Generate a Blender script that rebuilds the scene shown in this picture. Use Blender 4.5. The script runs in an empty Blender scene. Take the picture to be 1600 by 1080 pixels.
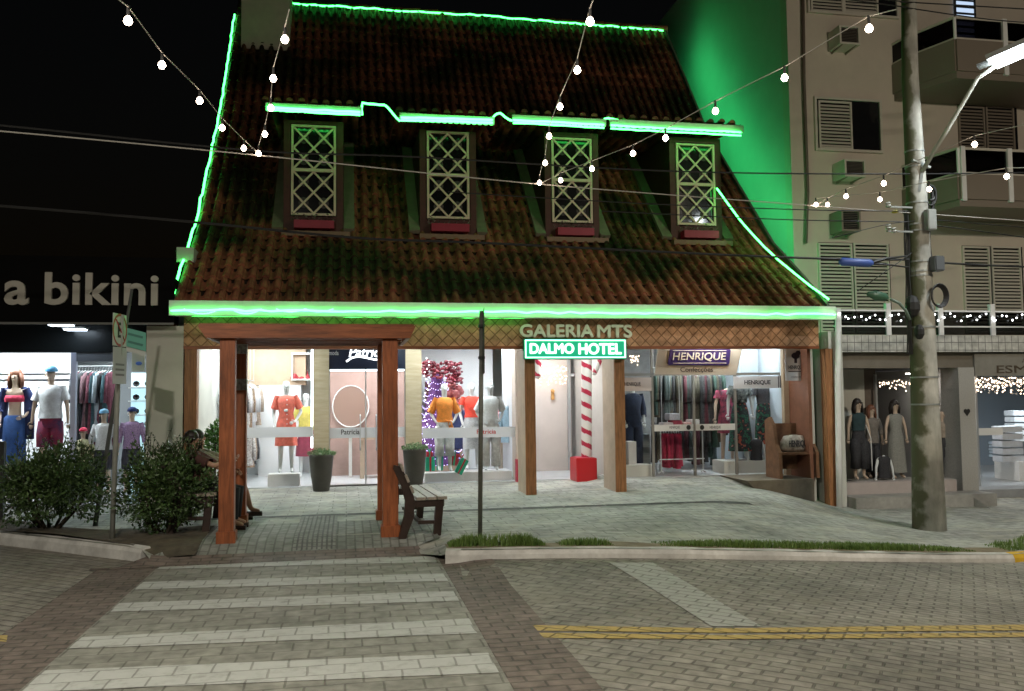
import bpy, bmesh, math, random
from mathutils import Vector, Matrix
random.seed(7)
R = math.radians
S = bpy.context.scene
C = S.collection
# ---------------------------------------------------------------- camera
FPX = 1370.0; PITCH = 3.35; YAW = 10.7; ROLL = -.62; EYE = Vector((0, 0, 1.75))
cam = bpy.data.objects.new('camera', bpy.data.cameras.new('camera')); C.objects.link(cam)
cam.data.sensor_width = 36; cam.data.lens = 36 * FPX / 1600
cam.data.clip_start = .05; cam.data.clip_end = 5000
CR = Matrix.Rotation(-R(YAW), 3, 'Z') @ Matrix.Rotation(R(90 + PITCH), 3, 'X') @ Matrix.Rotation(R(ROLL), 3, 'Z')
cam.matrix_world = Matrix.Translation(EYE) @ CR.to_4x4()
S.camera = cam
S.render.resolution_x = 1024; S.render.resolution_y = 691
# ---------------------------------------------------------------- night sky
W = bpy.data.worlds.new("World"); S.world = W; W.use_nodes = True
nt = W.node_tree; sky = nt.nodes.new('ShaderNodeTexSky'); sky.sky_type = 'NISHITA'; sky.sun_disc = False
sky.sun_elevation = R(-1); sky.sun_rotation = R(200)
bg = nt.nodes['Background']; bg.inputs[1].default_value = .0045
nt.links.new(sky.outputs[0], bg.inputs[0])
S.view_settings.view_transform = 'Standard'; S.view_settings.look = 'None'
S.view_settings.exposure = .3; S.view_settings.gamma = 1
S.cycles.use_denoising = True
S.cycles.max_bounces = 6; S.cycles.diffuse_bounces = 3; S.cycles.glossy_bounces = 3
S.cycles.transparent_max_bounces = 12; S.cycles.sample_clamp_indirect = 4
S.cycles.caustics_reflective = False; S.cycles.caustics_refractive = False

# ---------------------------------------------------------------- helpers
def ray(x, y): return CR @ Vector(((x - 800) / FPX, -(y - 540) / FPX, -1))
def P(x, y, Y): d = ray(x, y); return EYE + d * (Y / d.y)
def PZ(x, y, z): d = ray(x, y); return EYE + d * ((z - EYE.z) / d.z)
def PX(x, y, X): d = ray(x, y); return EYE + d * (X / d.x)
def lerp(a, b, t): return a + (b - a) * t
def clamp(v, a=0., b=1.): return max(a, min(b, v))
def smooth(t): t = clamp(t); return t * t * (3 - 2 * t)

def link(nt, a, b): nt.links.new(a, b)
MATS = {}
def mat(name, col, rough=.6, var=.0, vscale=6., bump=0., bscale=40., metal=0., spec=.5, stretch=None, col2=None, dirt=0.):
    """Principled surface whose base colour wanders between two tones by noise"""
    if name in MATS: return MATS[name]
    m = bpy.data.materials.new(name); m.use_nodes = True; n = m.node_tree; N = n.nodes
    b = N['Principled BSDF']; b.inputs['Roughness'].default_value = rough; b.inputs['Metallic'].default_value = metal
    b.inputs['Specular IOR Level'].default_value = spec
    c = (*col, 1); b.inputs['Base Color'].default_value = c
    tc = N.new('ShaderNodeTexCoord'); mp = N.new('ShaderNodeMapping'); link(n, tc.outputs['Object'], mp.inputs[0])
    if stretch: mp.inputs['Scale'].default_value = stretch
    if var or col2:
        no = N.new('ShaderNodeTexNoise'); no.inputs['Scale'].default_value = vscale; no.inputs['Detail'].default_value = 6; no.inputs['Roughness'].default_value = .65
        link(n, mp.outputs[0], no.inputs[0])
        cr = N.new('ShaderNodeValToRGB'); cr.color_ramp.elements[0].position = .32; cr.color_ramp.elements[1].position = .68
        if col2: a, d = col, col2
        else: a = [x * (1 - var) for x in col]; d = [min(1, x * (1 + var)) for x in col]
        cr.color_ramp.elements[0].color = (*a, 1); cr.color_ramp.elements[1].color = (*d, 1)
        link(n, no.outputs[0], cr.inputs[0]); out = cr.outputs[0]
        if dirt:
            n2 = N.new('ShaderNodeTexNoise'); n2.inputs['Scale'].default_value = vscale * .23; n2.inputs['Detail'].default_value = 8; link(n, tc.outputs['Object'], n2.inputs[0])
            r2 = N.new('ShaderNodeValToRGB'); r2.color_ramp.elements[0].position = .38; r2.color_ramp.elements[1].position = .6
            r2.color_ramp.elements[0].color = (1 - dirt,) * 3 + (1,); link(n, n2.outputs[0], r2.inputs[0])
            mx = N.new('ShaderNodeMix'); mx.data_type = 'RGBA'; mx.blend_type = 'MULTIPLY'; mx.inputs[0].default_value = 1
            link(n, out, mx.inputs[6]); link(n, r2.outputs[0], mx.inputs[7]); out = mx.outputs[2]
        link(n, out, b.inputs['Base Color'])
    if bump:
        n3 = N.new('ShaderNodeTexNoise'); n3.inputs['Scale'].default_value = bscale; n3.inputs['Detail'].default_value = 5; link(n, mp.outputs[0], n3.inputs[0])
        bp = N.new('ShaderNodeBump'); bp.inputs['Strength'].default_value = bump; bp.inputs['Distance'].default_value = .0045
        link(n, n3.outputs[0], bp.inputs['Height']); link(n, bp.outputs[0], b.inputs['Normal'])
    MATS[name] = m; return m
def emit(name, col, s, base=(.8, .8, .8)):
    if name in MATS: return MATS[name]
    m = bpy.data.materials.new(name); m.use_nodes = True; b = m.node_tree.nodes['Principled BSDF']
    b.inputs['Base Color'].default_value = (*base, 1); b.inputs['Emission Color'].default_value = (*col, 1); b.inputs['Emission Strength'].default_value = s
    MATS[name] = m; return m
def glass(name, tint=(1, 1, 1), refl=.5):
    if name in MATS: return MATS[name]
    m = bpy.data.materials.new(name); m.use_nodes = True; n = m.node_tree; N = n.nodes
    for x in list(N): N.remove(x)
    o = N.new('ShaderNodeOutputMaterial'); t = N.new('ShaderNodeBsdfTransparent'); t.inputs[0].default_value = (*tint, 1)
    g = N.new('ShaderNodeBsdfGlossy'); g.inputs['Roughness'].default_value = .02; f = N.new('ShaderNodeFresnel'); f.inputs[0].default_value = 1.45
    mu = N.new('ShaderNodeMath'); mu.operation = 'MULTIPLY'; mu.inputs[1].default_value = refl
    mx = N.new('ShaderNodeMixShader'); link(n, f.outputs[0], mu.inputs[0]); link(n, mu.outputs[0], mx.inputs[0]); link(n, t.outputs[0], mx.inputs[1]); link(n, g.outputs[0], mx.inputs[2]); link(n, mx.outputs[0], o.inputs[0])
    MATS[name] = m; return m
def brick(name, c1, c2, mortar, bw, rh, rot=0., ms=.012, off=.5, rough=.75, dirt=.25, paint=None, squash=1., bump=.5, sand=None, dscale=.8, wobble=.012):
    if name in MATS: return MATS[name]
    m = bpy.data.materials.new(name); m.use_nodes = True; n = m.node_tree; N = n.nodes; b = N['Principled BSDF']; b.inputs['Roughness'].default_value = rough
    b.inputs['Specular IOR Level'].default_value = .35
    g = N.new('ShaderNodeNewGeometry'); mp = N.new('ShaderNodeMapping'); mp.inputs['Rotation'].default_value = (0, 0, rot)
    wn = N.new('ShaderNodeTexNoise'); wn.inputs['Scale'].default_value = 3; link(n, g.outputs['Position'], wn.inputs[0])
    vm = N.new('ShaderNodeVectorMath'); vm.operation = 'MULTIPLY_ADD'; vm.inputs[1].default_value = (wobble * 2,) * 3
    link(n, wn.outputs[1], vm.inputs[0]); link(n, g.outputs['Position'], vm.inputs[2])
    link(n, vm.outputs[0], mp.inputs[0])
    br = N.new('ShaderNodeTexBrick'); br.inputs['Scale'].default_value = 1; br.inputs['Brick Width'].default_value = bw; br.inputs['Row Height'].default_value = rh
    br.inputs['Mortar Size'].default_value = ms; br.inputs['Mortar Smooth'].default_value = .5; br.offset = off; br.inputs['Bias'].default_value = 0
    br.inputs['Color1'].default_value = (*c1, 1); br.inputs['Color2'].default_value = (*c2, 1); br.inputs['Mortar'].default_value = (*mortar, 1)
    link(n, mp.outputs[0], br.inputs[0]); out = br.outputs[0]
    no = N.new('ShaderNodeTexNoise'); no.inputs['Scale'].default_value = dscale; no.inputs['Detail'].default_value = 9; no.inputs['Roughness'].default_value = .7; link(n, g.outputs['Position'], no.inputs[0])
    cr = N.new('ShaderNodeValToRGB'); cr.color_ramp.elements[0].position = .35; cr.color_ramp.elements[1].position = .65
    cr.color_ramp.elements[0].color = (1 - dirt,) * 3 + (1,); cr.color_ramp.elements[1].color = (1 + dirt * .2,) * 3 + (1,)
    link(n, no.outputs[0], cr.inputs[0])
    mx = N.new('ShaderNodeMix'); mx.data_type = 'RGBA'; mx.blend_type = 'MULTIPLY'; mx.inputs[0].default_value = 1
    link(n, out, mx.inputs[6]); link(n, cr.outputs[0], mx.inputs[7]); out = mx.outputs[2]
    n4 = N.new('ShaderNodeTexNoise'); n4.inputs['Scale'].default_value = 9; n4.inputs['Detail'].default_value = 6; link(n, g.outputs['Position'], n4.inputs[0])
    c4 = N.new('ShaderNodeValToRGB'); c4.color_ramp.elements[0].position = .3; c4.color_ramp.elements[1].position = .7; c4.color_ramp.elements[0].color = (.72,) * 3 + (1,); c4.color_ramp.elements[1].color = (1.22,) * 3 + (1,); link(n, n4.outputs[0], c4.inputs[0])
    m4 = N.new('ShaderNodeMix'); m4.data_type = 'RGBA'; m4.blend_type = 'MULTIPLY'; m4.inputs[0].default_value = 1; link(n, out, m4.inputs[6]); link(n, c4.outputs[0], m4.inputs[7]); out = m4.outputs[2]
    if sand:    # pale dust and stains lying on the paving
        sp = N.new('ShaderNodeMapping'); sp.inputs['Scale'].default_value = (.95, 1.25, 1); link(n, g.outputs['Position'], sp.inputs[0])
        sn = N.new('ShaderNodeTexNoise'); sn.inputs['Scale'].default_value = 1.5; sn.inputs['Detail'].default_value = 10; sn.inputs['Roughness'].default_value = .72; link(n, sp.outputs[0], sn.inputs[0])
        sr = N.new('ShaderNodeValToRGB'); sr.color_ramp.elements[0].position = .50; sr.color_ramp.elements[1].position = .62; sr.color_ramp.elements[1].color = (sand[3],) * 3 + (1,); sr.color_ramp.elements[0].color = (0, 0, 0, 1); link(n, sn.outputs[0], sr.inputs[0])
        m5 = N.new('ShaderNodeMix'); m5.data_type = 'RGBA'; link(n, sr.outputs[0], m5.inputs[0]); link(n, out, m5.inputs[6]); m5.inputs[7].default_value = (*sand[:3], 1); out = m5.outputs[2]
    if paint:   # worn paint over the pavers
        pn = N.new('ShaderNodeTexNoise'); pn.inputs['Scale'].default_value = 7; pn.inputs['Detail'].default_value = 9; pn.inputs['Roughness'].default_value = .75; link(n, g.outputs['Position'], pn.inputs[0])
        pr = N.new('ShaderNodeValToRGB'); pr.color_ramp.elements[0].position = .30; pr.color_ramp.elements[1].position = .5
        pr.color_ramp.elements[0].color = (.25,) * 3 + (1,); pr.color_ramp.elements[1].color = (paint[3],) * 3 + (1,)
        link(n, pn.outputs[0], pr.inputs[0])
        mm = N.new('ShaderNodeMath'); mm.operation = 'MULTIPLY'; link(n, pr.outputs[0], mm.inputs[0])
        iv = N.new('ShaderNodeMath'); iv.operation = 'MULTIPLY_ADD'; iv.inputs[1].default_value = -.6; iv.inputs[2].default_value = 1; link(n, br.outputs['Fac'], iv.inputs[0]); link(n, iv.outputs[0], mm.inputs[1])
        m2 = N.new('ShaderNodeMix'); m2.data_type = 'RGBA'; link(n, mm.outputs[0], m2.inputs[0]); link(n, out, m2.inputs[6]); m2.inputs[7].default_value = (*paint[:3], 1); out = m2.outputs[2]
    link(n, out, b.inputs['Base Color'])
    fine = N.new('ShaderNodeTexNoise'); fine.inputs['Scale'].default_value = 60; link(n, g.outputs['Position'], fine.inputs[0])
    s1 = N.new('ShaderNodeMath'); s1.operation = 'MULTIPLY_ADD'; s1.inputs[1].default_value = -1; link(n, br.outputs['Fac'], s1.inputs[0])
    s2 = N.new('ShaderNodeMath'); s2.operation = 'MULTIPLY'; s2.inputs[1].default_value = .35; link(n, fine.outputs[0], s2.inputs[0]); link(n, s2.outputs[0], s1.inputs[2])
    bp = N.new('ShaderNodeBump'); bp.inputs['Strength'].default_value = bump; bp.inputs['Distance'].default_value = .012
    link(n, s1.outputs[0], bp.inputs['Height']); link(n, bp.outputs[0], b.inputs['Normal'])
    MATS[name] = m; return m

def wloc(o):
    v = Vector((0, 0, 0))
    while o: v += o.location; o = o.parent
    return v
def tag(o, label=None, cat=None, group=None, kind=None):
    if label: o['label'] = label
    if cat: o['category'] = cat
    if group: o['group'] = group
    if kind: o['kind'] = kind
    return o
def empty(name, loc, label, cat, group=None):
    o = bpy.data.objects.new(name, None); C.objects.link(o); o.location = loc; o.empty_display_size = .2
    return tag(o, label, cat, group)
class MB:
    def __init__(s): s.v = []; s.f = []; s.cols = None
    def add(s, vs, fs):
        b = len(s.v); s.v += [Vector(v) for v in vs]; s.f += [tuple(i + b for i in f) for f in fs]; return s
    def box(s, x0, x1, y0, y1, z0, z1):
        return s.add([(x0, y0, z0), (x1, y0, z0), (x1, y1, z0), (x0, y1, z0), (x0, y0, z1), (x1, y0, z1), (x1, y1, z1), (x0, y1, z1)],
                     [(3, 2, 1, 0), (4, 5, 6, 7), (0, 1, 5, 4), (1, 2, 6, 5), (2, 3, 7, 6), (3, 0, 4, 7)])
    def obox(s, c, size, rot=(0, 0, 0)):
        M = Matrix.Translation(c) @ (Matrix.Rotation(rot[2], 4, 'Z') @ Matrix.Rotation(rot[1], 4, 'Y') @ Matrix.Rotation(rot[0], 4, 'X'))
        a, b, d = [q / 2 for q in size]; t = MB().box(-a, a, -b, b, -d, d)
        return s.add([M @ v for v in t.v], t.f)
    def bar(s, p, q, w, h=None, up=(0, 0, 1)):
        p, q = Vector(p), Vector(q); d = (q - p); L = d.length; d.normalize(); h = h or w
        u = Vector(up); x = d.cross(u)
        if x.length < 1e-4: x = d.cross(Vector((1, 0, 0)))
        x.normalize(); z = x.cross(d)
        vs = []
        for t in (p, q):
            for a, b in ((-1, -1), (1, -1), (1, 1), (-1, 1)): vs.append(t + x * a * w / 2 + z * b * h / 2)
        return s.add(vs, [(3, 2, 1, 0), (4, 5, 6, 7), (0, 1, 5, 4), (1, 2, 6, 5), (2, 3, 7, 6), (3, 0, 4, 7)])
    def tube(s, pts, r, seg=8, cap=True):
        pts = [Vector(p) for p in pts]; n = len(pts); rs = r if isinstance(r, (list, tuple)) else [r] * n
        vs, fs = [], []; prev = None
        for i, p in enumerate(pts):
            d = (pts[min(i + 1, n - 1)] - pts[max(i - 1, 0)]); d.normalize()
            if prev is None:
                a = d.cross(Vector((0, 0, 1)));  a = a if a.length > 1e-3 else Vector((1, 0, 0))
            else: a = prev - d * prev.dot(d)
            a.normalize(); prev = a; b = d.cross(a)
            for k in range(seg):
                t = 2 * math.pi * k / seg; vs.append(p + (a * math.cos(t) + b * math.sin(t)) * rs[i])
        for i in range(n - 1):
            for k in range(seg):
                k2 = (k + 1) % seg; fs.append((i * seg + k, i * seg + k2, (i + 1) * seg + k2, (i + 1) * seg + k))
        if cap: fs += [tuple(range(seg))[::-1], tuple((n - 1) * seg + k for k in range(seg))]
        return s.add(vs, fs)
    def loft(s, rings, seg=20, ripple=0, nr=6, cap=False, ph=0):
        """rings: (cx,cy,cz,rx,ry)"""
        vs, fs = [], []; n = len(rings)
        for i, (cx, cy, cz, rx, ry) in enumerate(rings):
            for k in range(seg):
                t = 2 * math.pi * k / seg; q = 1 + ripple * math.sin(nr * t + ph + i * .4) * (i / max(1, n - 1))
                vs.append((cx + rx * q * math.cos(t), cy + ry * q * math.sin(t), cz))
        for i in range(n - 1):
            for k in range(seg):
                k2 = (k + 1) % seg; fs.append((i * seg + k, i * seg + k2, (i + 1) * seg + k2, (i + 1) * seg + k))
        if cap: fs += [tuple(range(seg))[::-1], tuple((n - 1) * seg + k for k in range(seg))]
        return s.add(vs, fs)
    def lathe(s, prof, c=(0, 0, 0), seg=24):
        return s.loft([(c[0], c[1], c[2] + z, r, r) for r, z in prof], seg, cap=True)
    def sphere(s, c, r, seg=10, sc=(1, 1, 1)):
        rr = []; n = max(5, seg // 2 + 1)
        for i in range(n):
            t = -math.pi / 2 + math.pi * i / (n - 1); rr.append((c[0], c[1], c[2] + math.sin(t) * r * sc[2], max(1e-4, math.cos(t) * r * sc[0]), max(1e-4, math.cos(t) * r * sc[1])))
        return s.loft(rr, seg, cap=True)
    def prism(s, poly, axis, a, b):
        """poly of 2D points; axis 'y': (x,z) extruded in y; 'x': (y,z) in x; 'z': (x,y) in z"""
        n = len(poly)
        def mk(p, t): return {'y': (p[0], t, p[1]), 'x': (t, p[0], p[1]), 'z': (p[0], p[1], t)}[axis]
        vs = [mk(p, a) for p in poly] + [mk(p, b) for p in poly]
        return s.add(vs, [tuple(range(n))[::-1], tuple(range(n, 2 * n))] + [(i, (i + 1) % n, n + (i + 1) % n, n + i) for i in range(n)])
    def xform(s, M): s.v = [M @ v for v in s.v]; return s
    def build(s, name, m, parent=None, smooth=False, bevel=0, origin=None):
        base = wloc(parent) if parent else Vector(origin or (0, 0, 0))
        me = bpy.data.meshes.new(name); me.from_pydata([v - base for v in s.v], [], s.f); me.update()
        bm = bmesh.new(); bm.from_mesh(me); bmesh.ops.recalc_face_normals(bm, faces=bm.faces)
        if bevel: bmesh.ops.bevel(bm, geom=list(bm.edges), offset=bevel, segments=2, affect='EDGES', clamp_overlap=True)
        bm.to_mesh(me); bm.free()
        if smooth: me.polygons.foreach_set('use_smooth', [True] * len(me.polygons))
        me.materials.append(m)
        o = bpy.data.objects.new(name, me); C.objects.link(o)
        if parent: o.parent = parent
        else: o.location = base
        return o
def thing(mb, name, m, label, cat, group=None, **k):
    if 'origin' not in k:
        xs = [v.x for v in mb.v]; ys = [v.y for v in mb.v]; zs = [v.z for v in mb.v]
        k['origin'] = ((min(xs) + max(xs)) / 2, (min(ys) + max(ys)) / 2, min(zs))
    return tag(mb.build(name, m, **k), label, cat, group)
def structure(mb, name, m, **k): return tag(mb.build(name, m, **k), kind='structure')
def rect(x0, y0, x1, y1, Y):
    """world x0,x1,z0,z1 of a photo rectangle standing in the vertical plane at Y"""
    xm, ym = (x0 + x1) / 2, (y0 + y1) / 2
    return P(x0, ym, Y).x, P(x1, ym, Y).x, P(xm, y1, Y).z, P(xm, y0, Y).z
def pbox(mb, x0, y0, x1, y1, Y, d=.05):
    a, b, c, e = rect(x0, y0, x1, y1, Y); return mb.box(a, b, Y, Y + d, c, e)
def gx(px, Y=16.5): return P(px, 650, Y).x
def copy_tree(o, parent=None):
    c = o.copy(); C.objects.link(c); c.parent = parent
    for ch in list(o.children): copy_tree(ch, c)
    return c
def text(s, box, Y, m, name='lettering', parent=None, ext=.01, bold=0., spacing=1., mx=None, heavy=0., shear=0.):
    """flat lettering fitted to world box (x0,x1,z0,z1) facing -Y at Y"""
    cu = bpy.data.curves.new('t', 'FONT'); cu.body = s; cu.extrude = ext; cu.offset = bold; cu.space_character = spacing; cu.shear = shear; cu.resolution_u = 4
    to = bpy.data.objects.new('t', cu); C.objects.link(to); bpy.context.view_layer.update()
    me = bpy.data.meshes.new_from_object(to.evaluated_get(bpy.context.evaluated_depsgraph_get()))
    bpy.data.objects.remove(to); bpy.data.curves.remove(cu)
    vs = [v.co.copy() for v in me.vertices]; fs = [tuple(p.vertices) for p in me.polygons]; bpy.data.meshes.remove(me)
    ax, bx = min(v.x for v in vs), max(v.x for v in vs); ay, by = min(v.y for v in vs), max(v.y for v in vs)
    sx = (box[1] - box[0]) / (bx - ax); sz = (box[3] - box[2]) / (by - ay)
    out = [Vector((box[0] + (v.x - ax) * sx, Y - v.z - ext, box[2] + (v.y - ay) * sz)) for v in vs]
    if heavy:      # thicker strokes: sideways copies, each a little prouder
        o0, f0_ = list(out), list(fs); nv = len(o0)
        for k, (dx_, dz_) in enumerate(((heavy, 0), (-heavy, 0), (0, heavy), (0, -heavy))):
            out += [v + Vector((dx_, -.0012 * (k + 1), dz_)) for v in o0]; fs = fs + [tuple(i + nv * (k + 1) for i in f) for f in f0_]
    if mx: out = [mx @ v for v in out]
    return MB().add(out, fs).build(name, m, parent)
# ---------------------------------------------------------------- materials
M_white = mat('white paint', (.84, .84, .83), .5, var=.05, vscale=3)
M_wallw = mat('shop wall', (.80, .81, .82), .6, var=.04, vscale=2)
M_wallp = mat('pinkish shop wall', (.68, .60, .55), .6, var=.05, vscale=2)
M_tile_floor = mat('shop floor tile', (.62, .64, .66), .25, var=.06, vscale=3)
M_wood = mat('pergola wood', (.34, .10, .035), .42, dirt=.3, var=.4, vscale=5, stretch=(6, 6, .6), bump=.15, bscale=20)
M_wood_h = mat('pergola beam wood', (.31, .095, .034), .42, dirt=.25, var=.4, vscale=5, stretch=(.6, 6, 6), bump=.15, bscale=20)
M_wood2 = mat('gallery post wood', (.32, .14, .055), .5, var=.4, vscale=6, stretch=(5, 5, .5), bump=.2, bscale=20)
M_dkwood = mat('dormer wood', (.045, .016, .01), .6, var=.3, vscale=8, bump=.1)
M_bench = mat('bench wood dark', (.035, .02, .015), .45, var=.3, vscale=10, stretch=(1, 6, 1))
M_slat = mat('bench slat', (.34, .29, .24), .5, var=.3, vscale=10, stretch=(6, 1, 6))
M_brownbench = mat('brown bench wood', (.17, .085, .045), .5, var=.3, vscale=8)
M_black = mat('black sheet', (.012, .012, .013), .35)
M_dgrey = mat('dark grey metal', (.05, .052, .05), .4, var=.2, metal=.3)
M_galv = mat('galvanised steel', (.33, .35, .34), .45, var=.15, metal=.4)
M_cable = mat('cable black', (.02, .02, .02), .6)
M_wire = mat('steel wire', (.42, .40, .36), .5)
M_concrete = mat('pole concrete', (.36, .36, .31), .85, col2=(.60, .58, .52), vscale=7, stretch=(1, 1, .25), bump=.3, bscale=60, dirt=.45)
M_stone = mat('cream stone pillar', (.52, .46, .33), .55, col2=(.40, .33, .21), vscale=5, stretch=(.5, .5, 3.5), bump=.1)
M_planter = mat('planter plastic', (.075, .07, .06), .4, var=.1)
M_alu = mat('aluminium', (.6, .62, .63), .3, metal=.5)
M_glass = glass('shop glass')
M_glass_dark = mat('dark pane', (.012, .012, .014), .1)
M_led = emit('green led', (.06, 1, .30), 5.5)
M_ledcore = emit('green led rope', (.05, 1, .125), 8)
M_panel = emit('ceiling panel', (.87, .97, 1), 15)
M_panel_b = emit('bright ceiling panel', (.87, .97, 1), 38)
M_panel_w = emit('warm ceiling panel', (.95, .98, 1), 44)
M_strip = emit('white led strip', (.8, .96, 1), 3.5)
M_bulb = emit('warm bulb', (1, .78, .60), 30)
M_fairy = emit('warm fairy light', (1, .74, .52), 7)
M_fairyw = emit('white fairy light', (.95, .98, 1), 6)
M_purple = emit('violet fairy light', (.50, .42, 1), 3.5)
M_beige = mat('apartment render', (.66, .58, .49), .85, var=.06, vscale=1.2, bump=.1, bscale=30, dirt=.08)
M_sidew = mat('side render', (.60, .60, .55), .85, var=.05, vscale=1.2)
M_shutter = mat('shutter slats', (.62, .58, .50), .6)
M_skinm = mat('mannequin white', (.82, .86, .86), .3)
M_skin = mat('mannequin skin', (.55, .42, .32), .45)
M_human = mat('human skin', (.42, .24, .16), .5)
M_hair = mat('dark hair', (.018, .012, .01), .5, bump=.3, bscale=80)
M_brown_hair = mat('auburn wig', (.16, .06, .03), .5, bump=.3, bscale=80)
def cloth(name, col, col2=None, vs=14, var=.2): return mat('cloth ' + name, col, .85, var=var, vscale=vs, col2=col2, bump=.9, bscale=11)

# ---------------------------------------------------------------- the lie of the ground
YE, YG = 14.1, 16.5            # front of the gallery, shop glass
def drop(x, y):
    x0 = lerp(2.0, 6.6, clamp((y - 9.5) / 4.2)); t = (x - x0) / (8.7 - x0)
    return .40 * smooth(t) * .9 + .04 * clamp(t) + .01 * max(0, x - 8.7)
KL = [(-60, 13.1), (-9, 13.0), (-6.2, 12.9), (-5.2, 12.55), (-4.22, 11.93), (-3.25, 11.13), (-2.2, 10.25)]
KR = [(1.02, 9.30), (1.7, 9.15), (2.5, 9.05), (3.4, 9.03), (4.4, 9.10), (5.4, 9.25), (6.4, 9.40), (7.3, 9.48), (8.0, 9.50), (8.7, 9.7), (9.4, 10.2), (10.2, 10.7), (12, 11.0), (60, 11.2)]
FRONT = KL + [(-2.05, 9.95), (-1.0, 9.95), (0, 9.93), (.95, 9.9)] + KR
def front(x):
    for a, b in zip(FRONT, FRONT[1:]):
        if a[0] <= x <= b[0]: return lerp(a[1], b[1], (x - a[0]) / max(1e-6, b[0] - a[0]))
    return 11.5
def road_z(x, y): return -drop(x, y) + .055 * smooth((x - 1) / .5) * smooth((y - 8.2) / .8)
def walk_z(x, y):
    z = .15
    if -2.3 < x < 1.25:                       # dropped kerb at the crossing
        side = smooth((x + 2.3) / .3) * smooth((1.06 - x) / .10)
        z = lerp(z, lerp(.012, .15, smooth((y - 9.95) / .75)), side)
    return z - drop(x, y) + .112 * smooth((y - 13.9) / 1.3) * smooth((x - 4.3) / .7)
def sheet(name, m, xs, ys, zf, lift=0., **k):
    mb = MB(); n = len(xs)
    cols = [ys(x) if callable(ys) else ys for x in xs]
    r = len(cols[0])
    vs = [(x, y, zf(x, y) + lift) for x, col in zip(xs, cols) for y in col]
    mb.add(vs, [(i * r + j, (i + 1) * r + j, (i + 1) * r + j + 1, i * r + j + 1) for i in range(n - 1) for j in range(r - 1)])
    return mb
def rng(a, b, n): return [a + (b - a) * i / n for i in range(n + 1)]

M_road = brick('road pavers', (.325, .305, .262), (.285, .268, .228), (.175, .162, .138), .22, .11, rot=R(38), dirt=.42, bump=.8, ms=.011, dscale=.7, sand=(.27, .255, .20, .5))
M_cross = brick('crossing pavers', (.30, .295, .255), (.26, .255, .22), (.18, .175, .15), .24, .20, rot=0, dirt=.28, bump=.5, ms=.009)
M_cross_w = brick('painted pavers', (.30, .295, .255), (.26, .255, .22), (.22, .215, .19), .24, .20, rot=0, dirt=.3, paint=(.57, .585, .56, .66), bump=.5, ms=.009)
M_redb = brick('red border bricks', (.215, .172, .148), (.185, .152, .13), (.12, .105, .09), .22, .11, rot=0, dirt=.35, bump=.6, ms=.010)
M_walk = brick('sidewalk pavers', (.44, .44, .40), (.36, .37, .335), (.20, .205, .185), .4, .2, rot=0, dirt=.45, bump=.4, ms=.009, wobble=.004, sand=(.50, .48, .37, .42))
M_walkp = brick('small sidewalk pavers', (.30, .31, .28), (.24, .25, .225), (.16, .165, .145), .2, .1, rot=R(90), dirt=.3, bump=.4, wobble=.004)
M_tact = brick('tactile paving', (.32, .32, .29), (.28, .28, .255), (.14, .14, .13), .1, .055, rot=R(90), off=0, dirt=.25, bump=1, ms=.012, wobble=.002)
M_band = brick('dark band pavers', (.06, .062, .055), (.045, .048, .042), (.20, .2, .18), .62, .4, dirt=.3, bump=.3, ms=.02, wobble=.004)
M_yellow = brick('yellow road paint', (.17, .16, .13), (.13, .125, .10), (.04, .04, .03), .25, .125, rot=R(38), dirt=.3, paint=(.58, .42, .13, .8))
M_roadw = brick('white road paint', (.28, .27, .23), (.24, .235, .2), (.16, .155, .135), .25, .125, rot=R(38), dirt=.3, paint=(.44, .45, .41, .75))
M_dirt = mat('bare dirt', (.06, .05, .035), .95, col2=(.13, .11, .075), vscale=5, bump=.8, bscale=25)
M_kerb = mat('painted kerb', (.60, .58, .54), .8, col2=(.78, .77, .73), vscale=8, bump=.4, bscale=30, dirt=.3)
M_kerby = mat('yellow kerb paint', (.55, .34, .02), .8, col2=(.66, .42, .03), vscale=8, bump=.4, bscale=30)
M_ground = mat('far ground', (.05, .05, .04), .95, var=.3, vscale=.2)

g = MB(); g.add([(-2000, -2000, -1.6), (2000, -2000, -1.6), (2000, 2000, -1.6), (-2000, 2000, -1.6)], [(0, 1, 2, 3)]); structure(g, 'ground', M_ground)
fx = [-60, -30, -15] + rng(-9, 10, 76) + [12, 15, 30, 60]
structure(sheet('road', 0, fx, [-30, -8, 0] + rng(2, 13.3, 23), road_z), 'road', M_road)
# pavement from the kerb line to the shopfronts
def wy(x):
    f = front(x) + .02; return [f] + [lerp(f, 13.95, t) for t in (.05, .1, .18, .27, .36, .5, .65, .8, .92)] + [14.0, 14.3, 14.6, 14.9, 15.26, 16.48]
wx = sorted(set([-60, -30, -15, -12] + rng(-9, 9.8, 94) + [8.31, 10.2, 12, 15, 30, 60]))
structure(sheet('sidewalk', 0, wx, wy, walk_z), 'sidewalk', M_walk)
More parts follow.
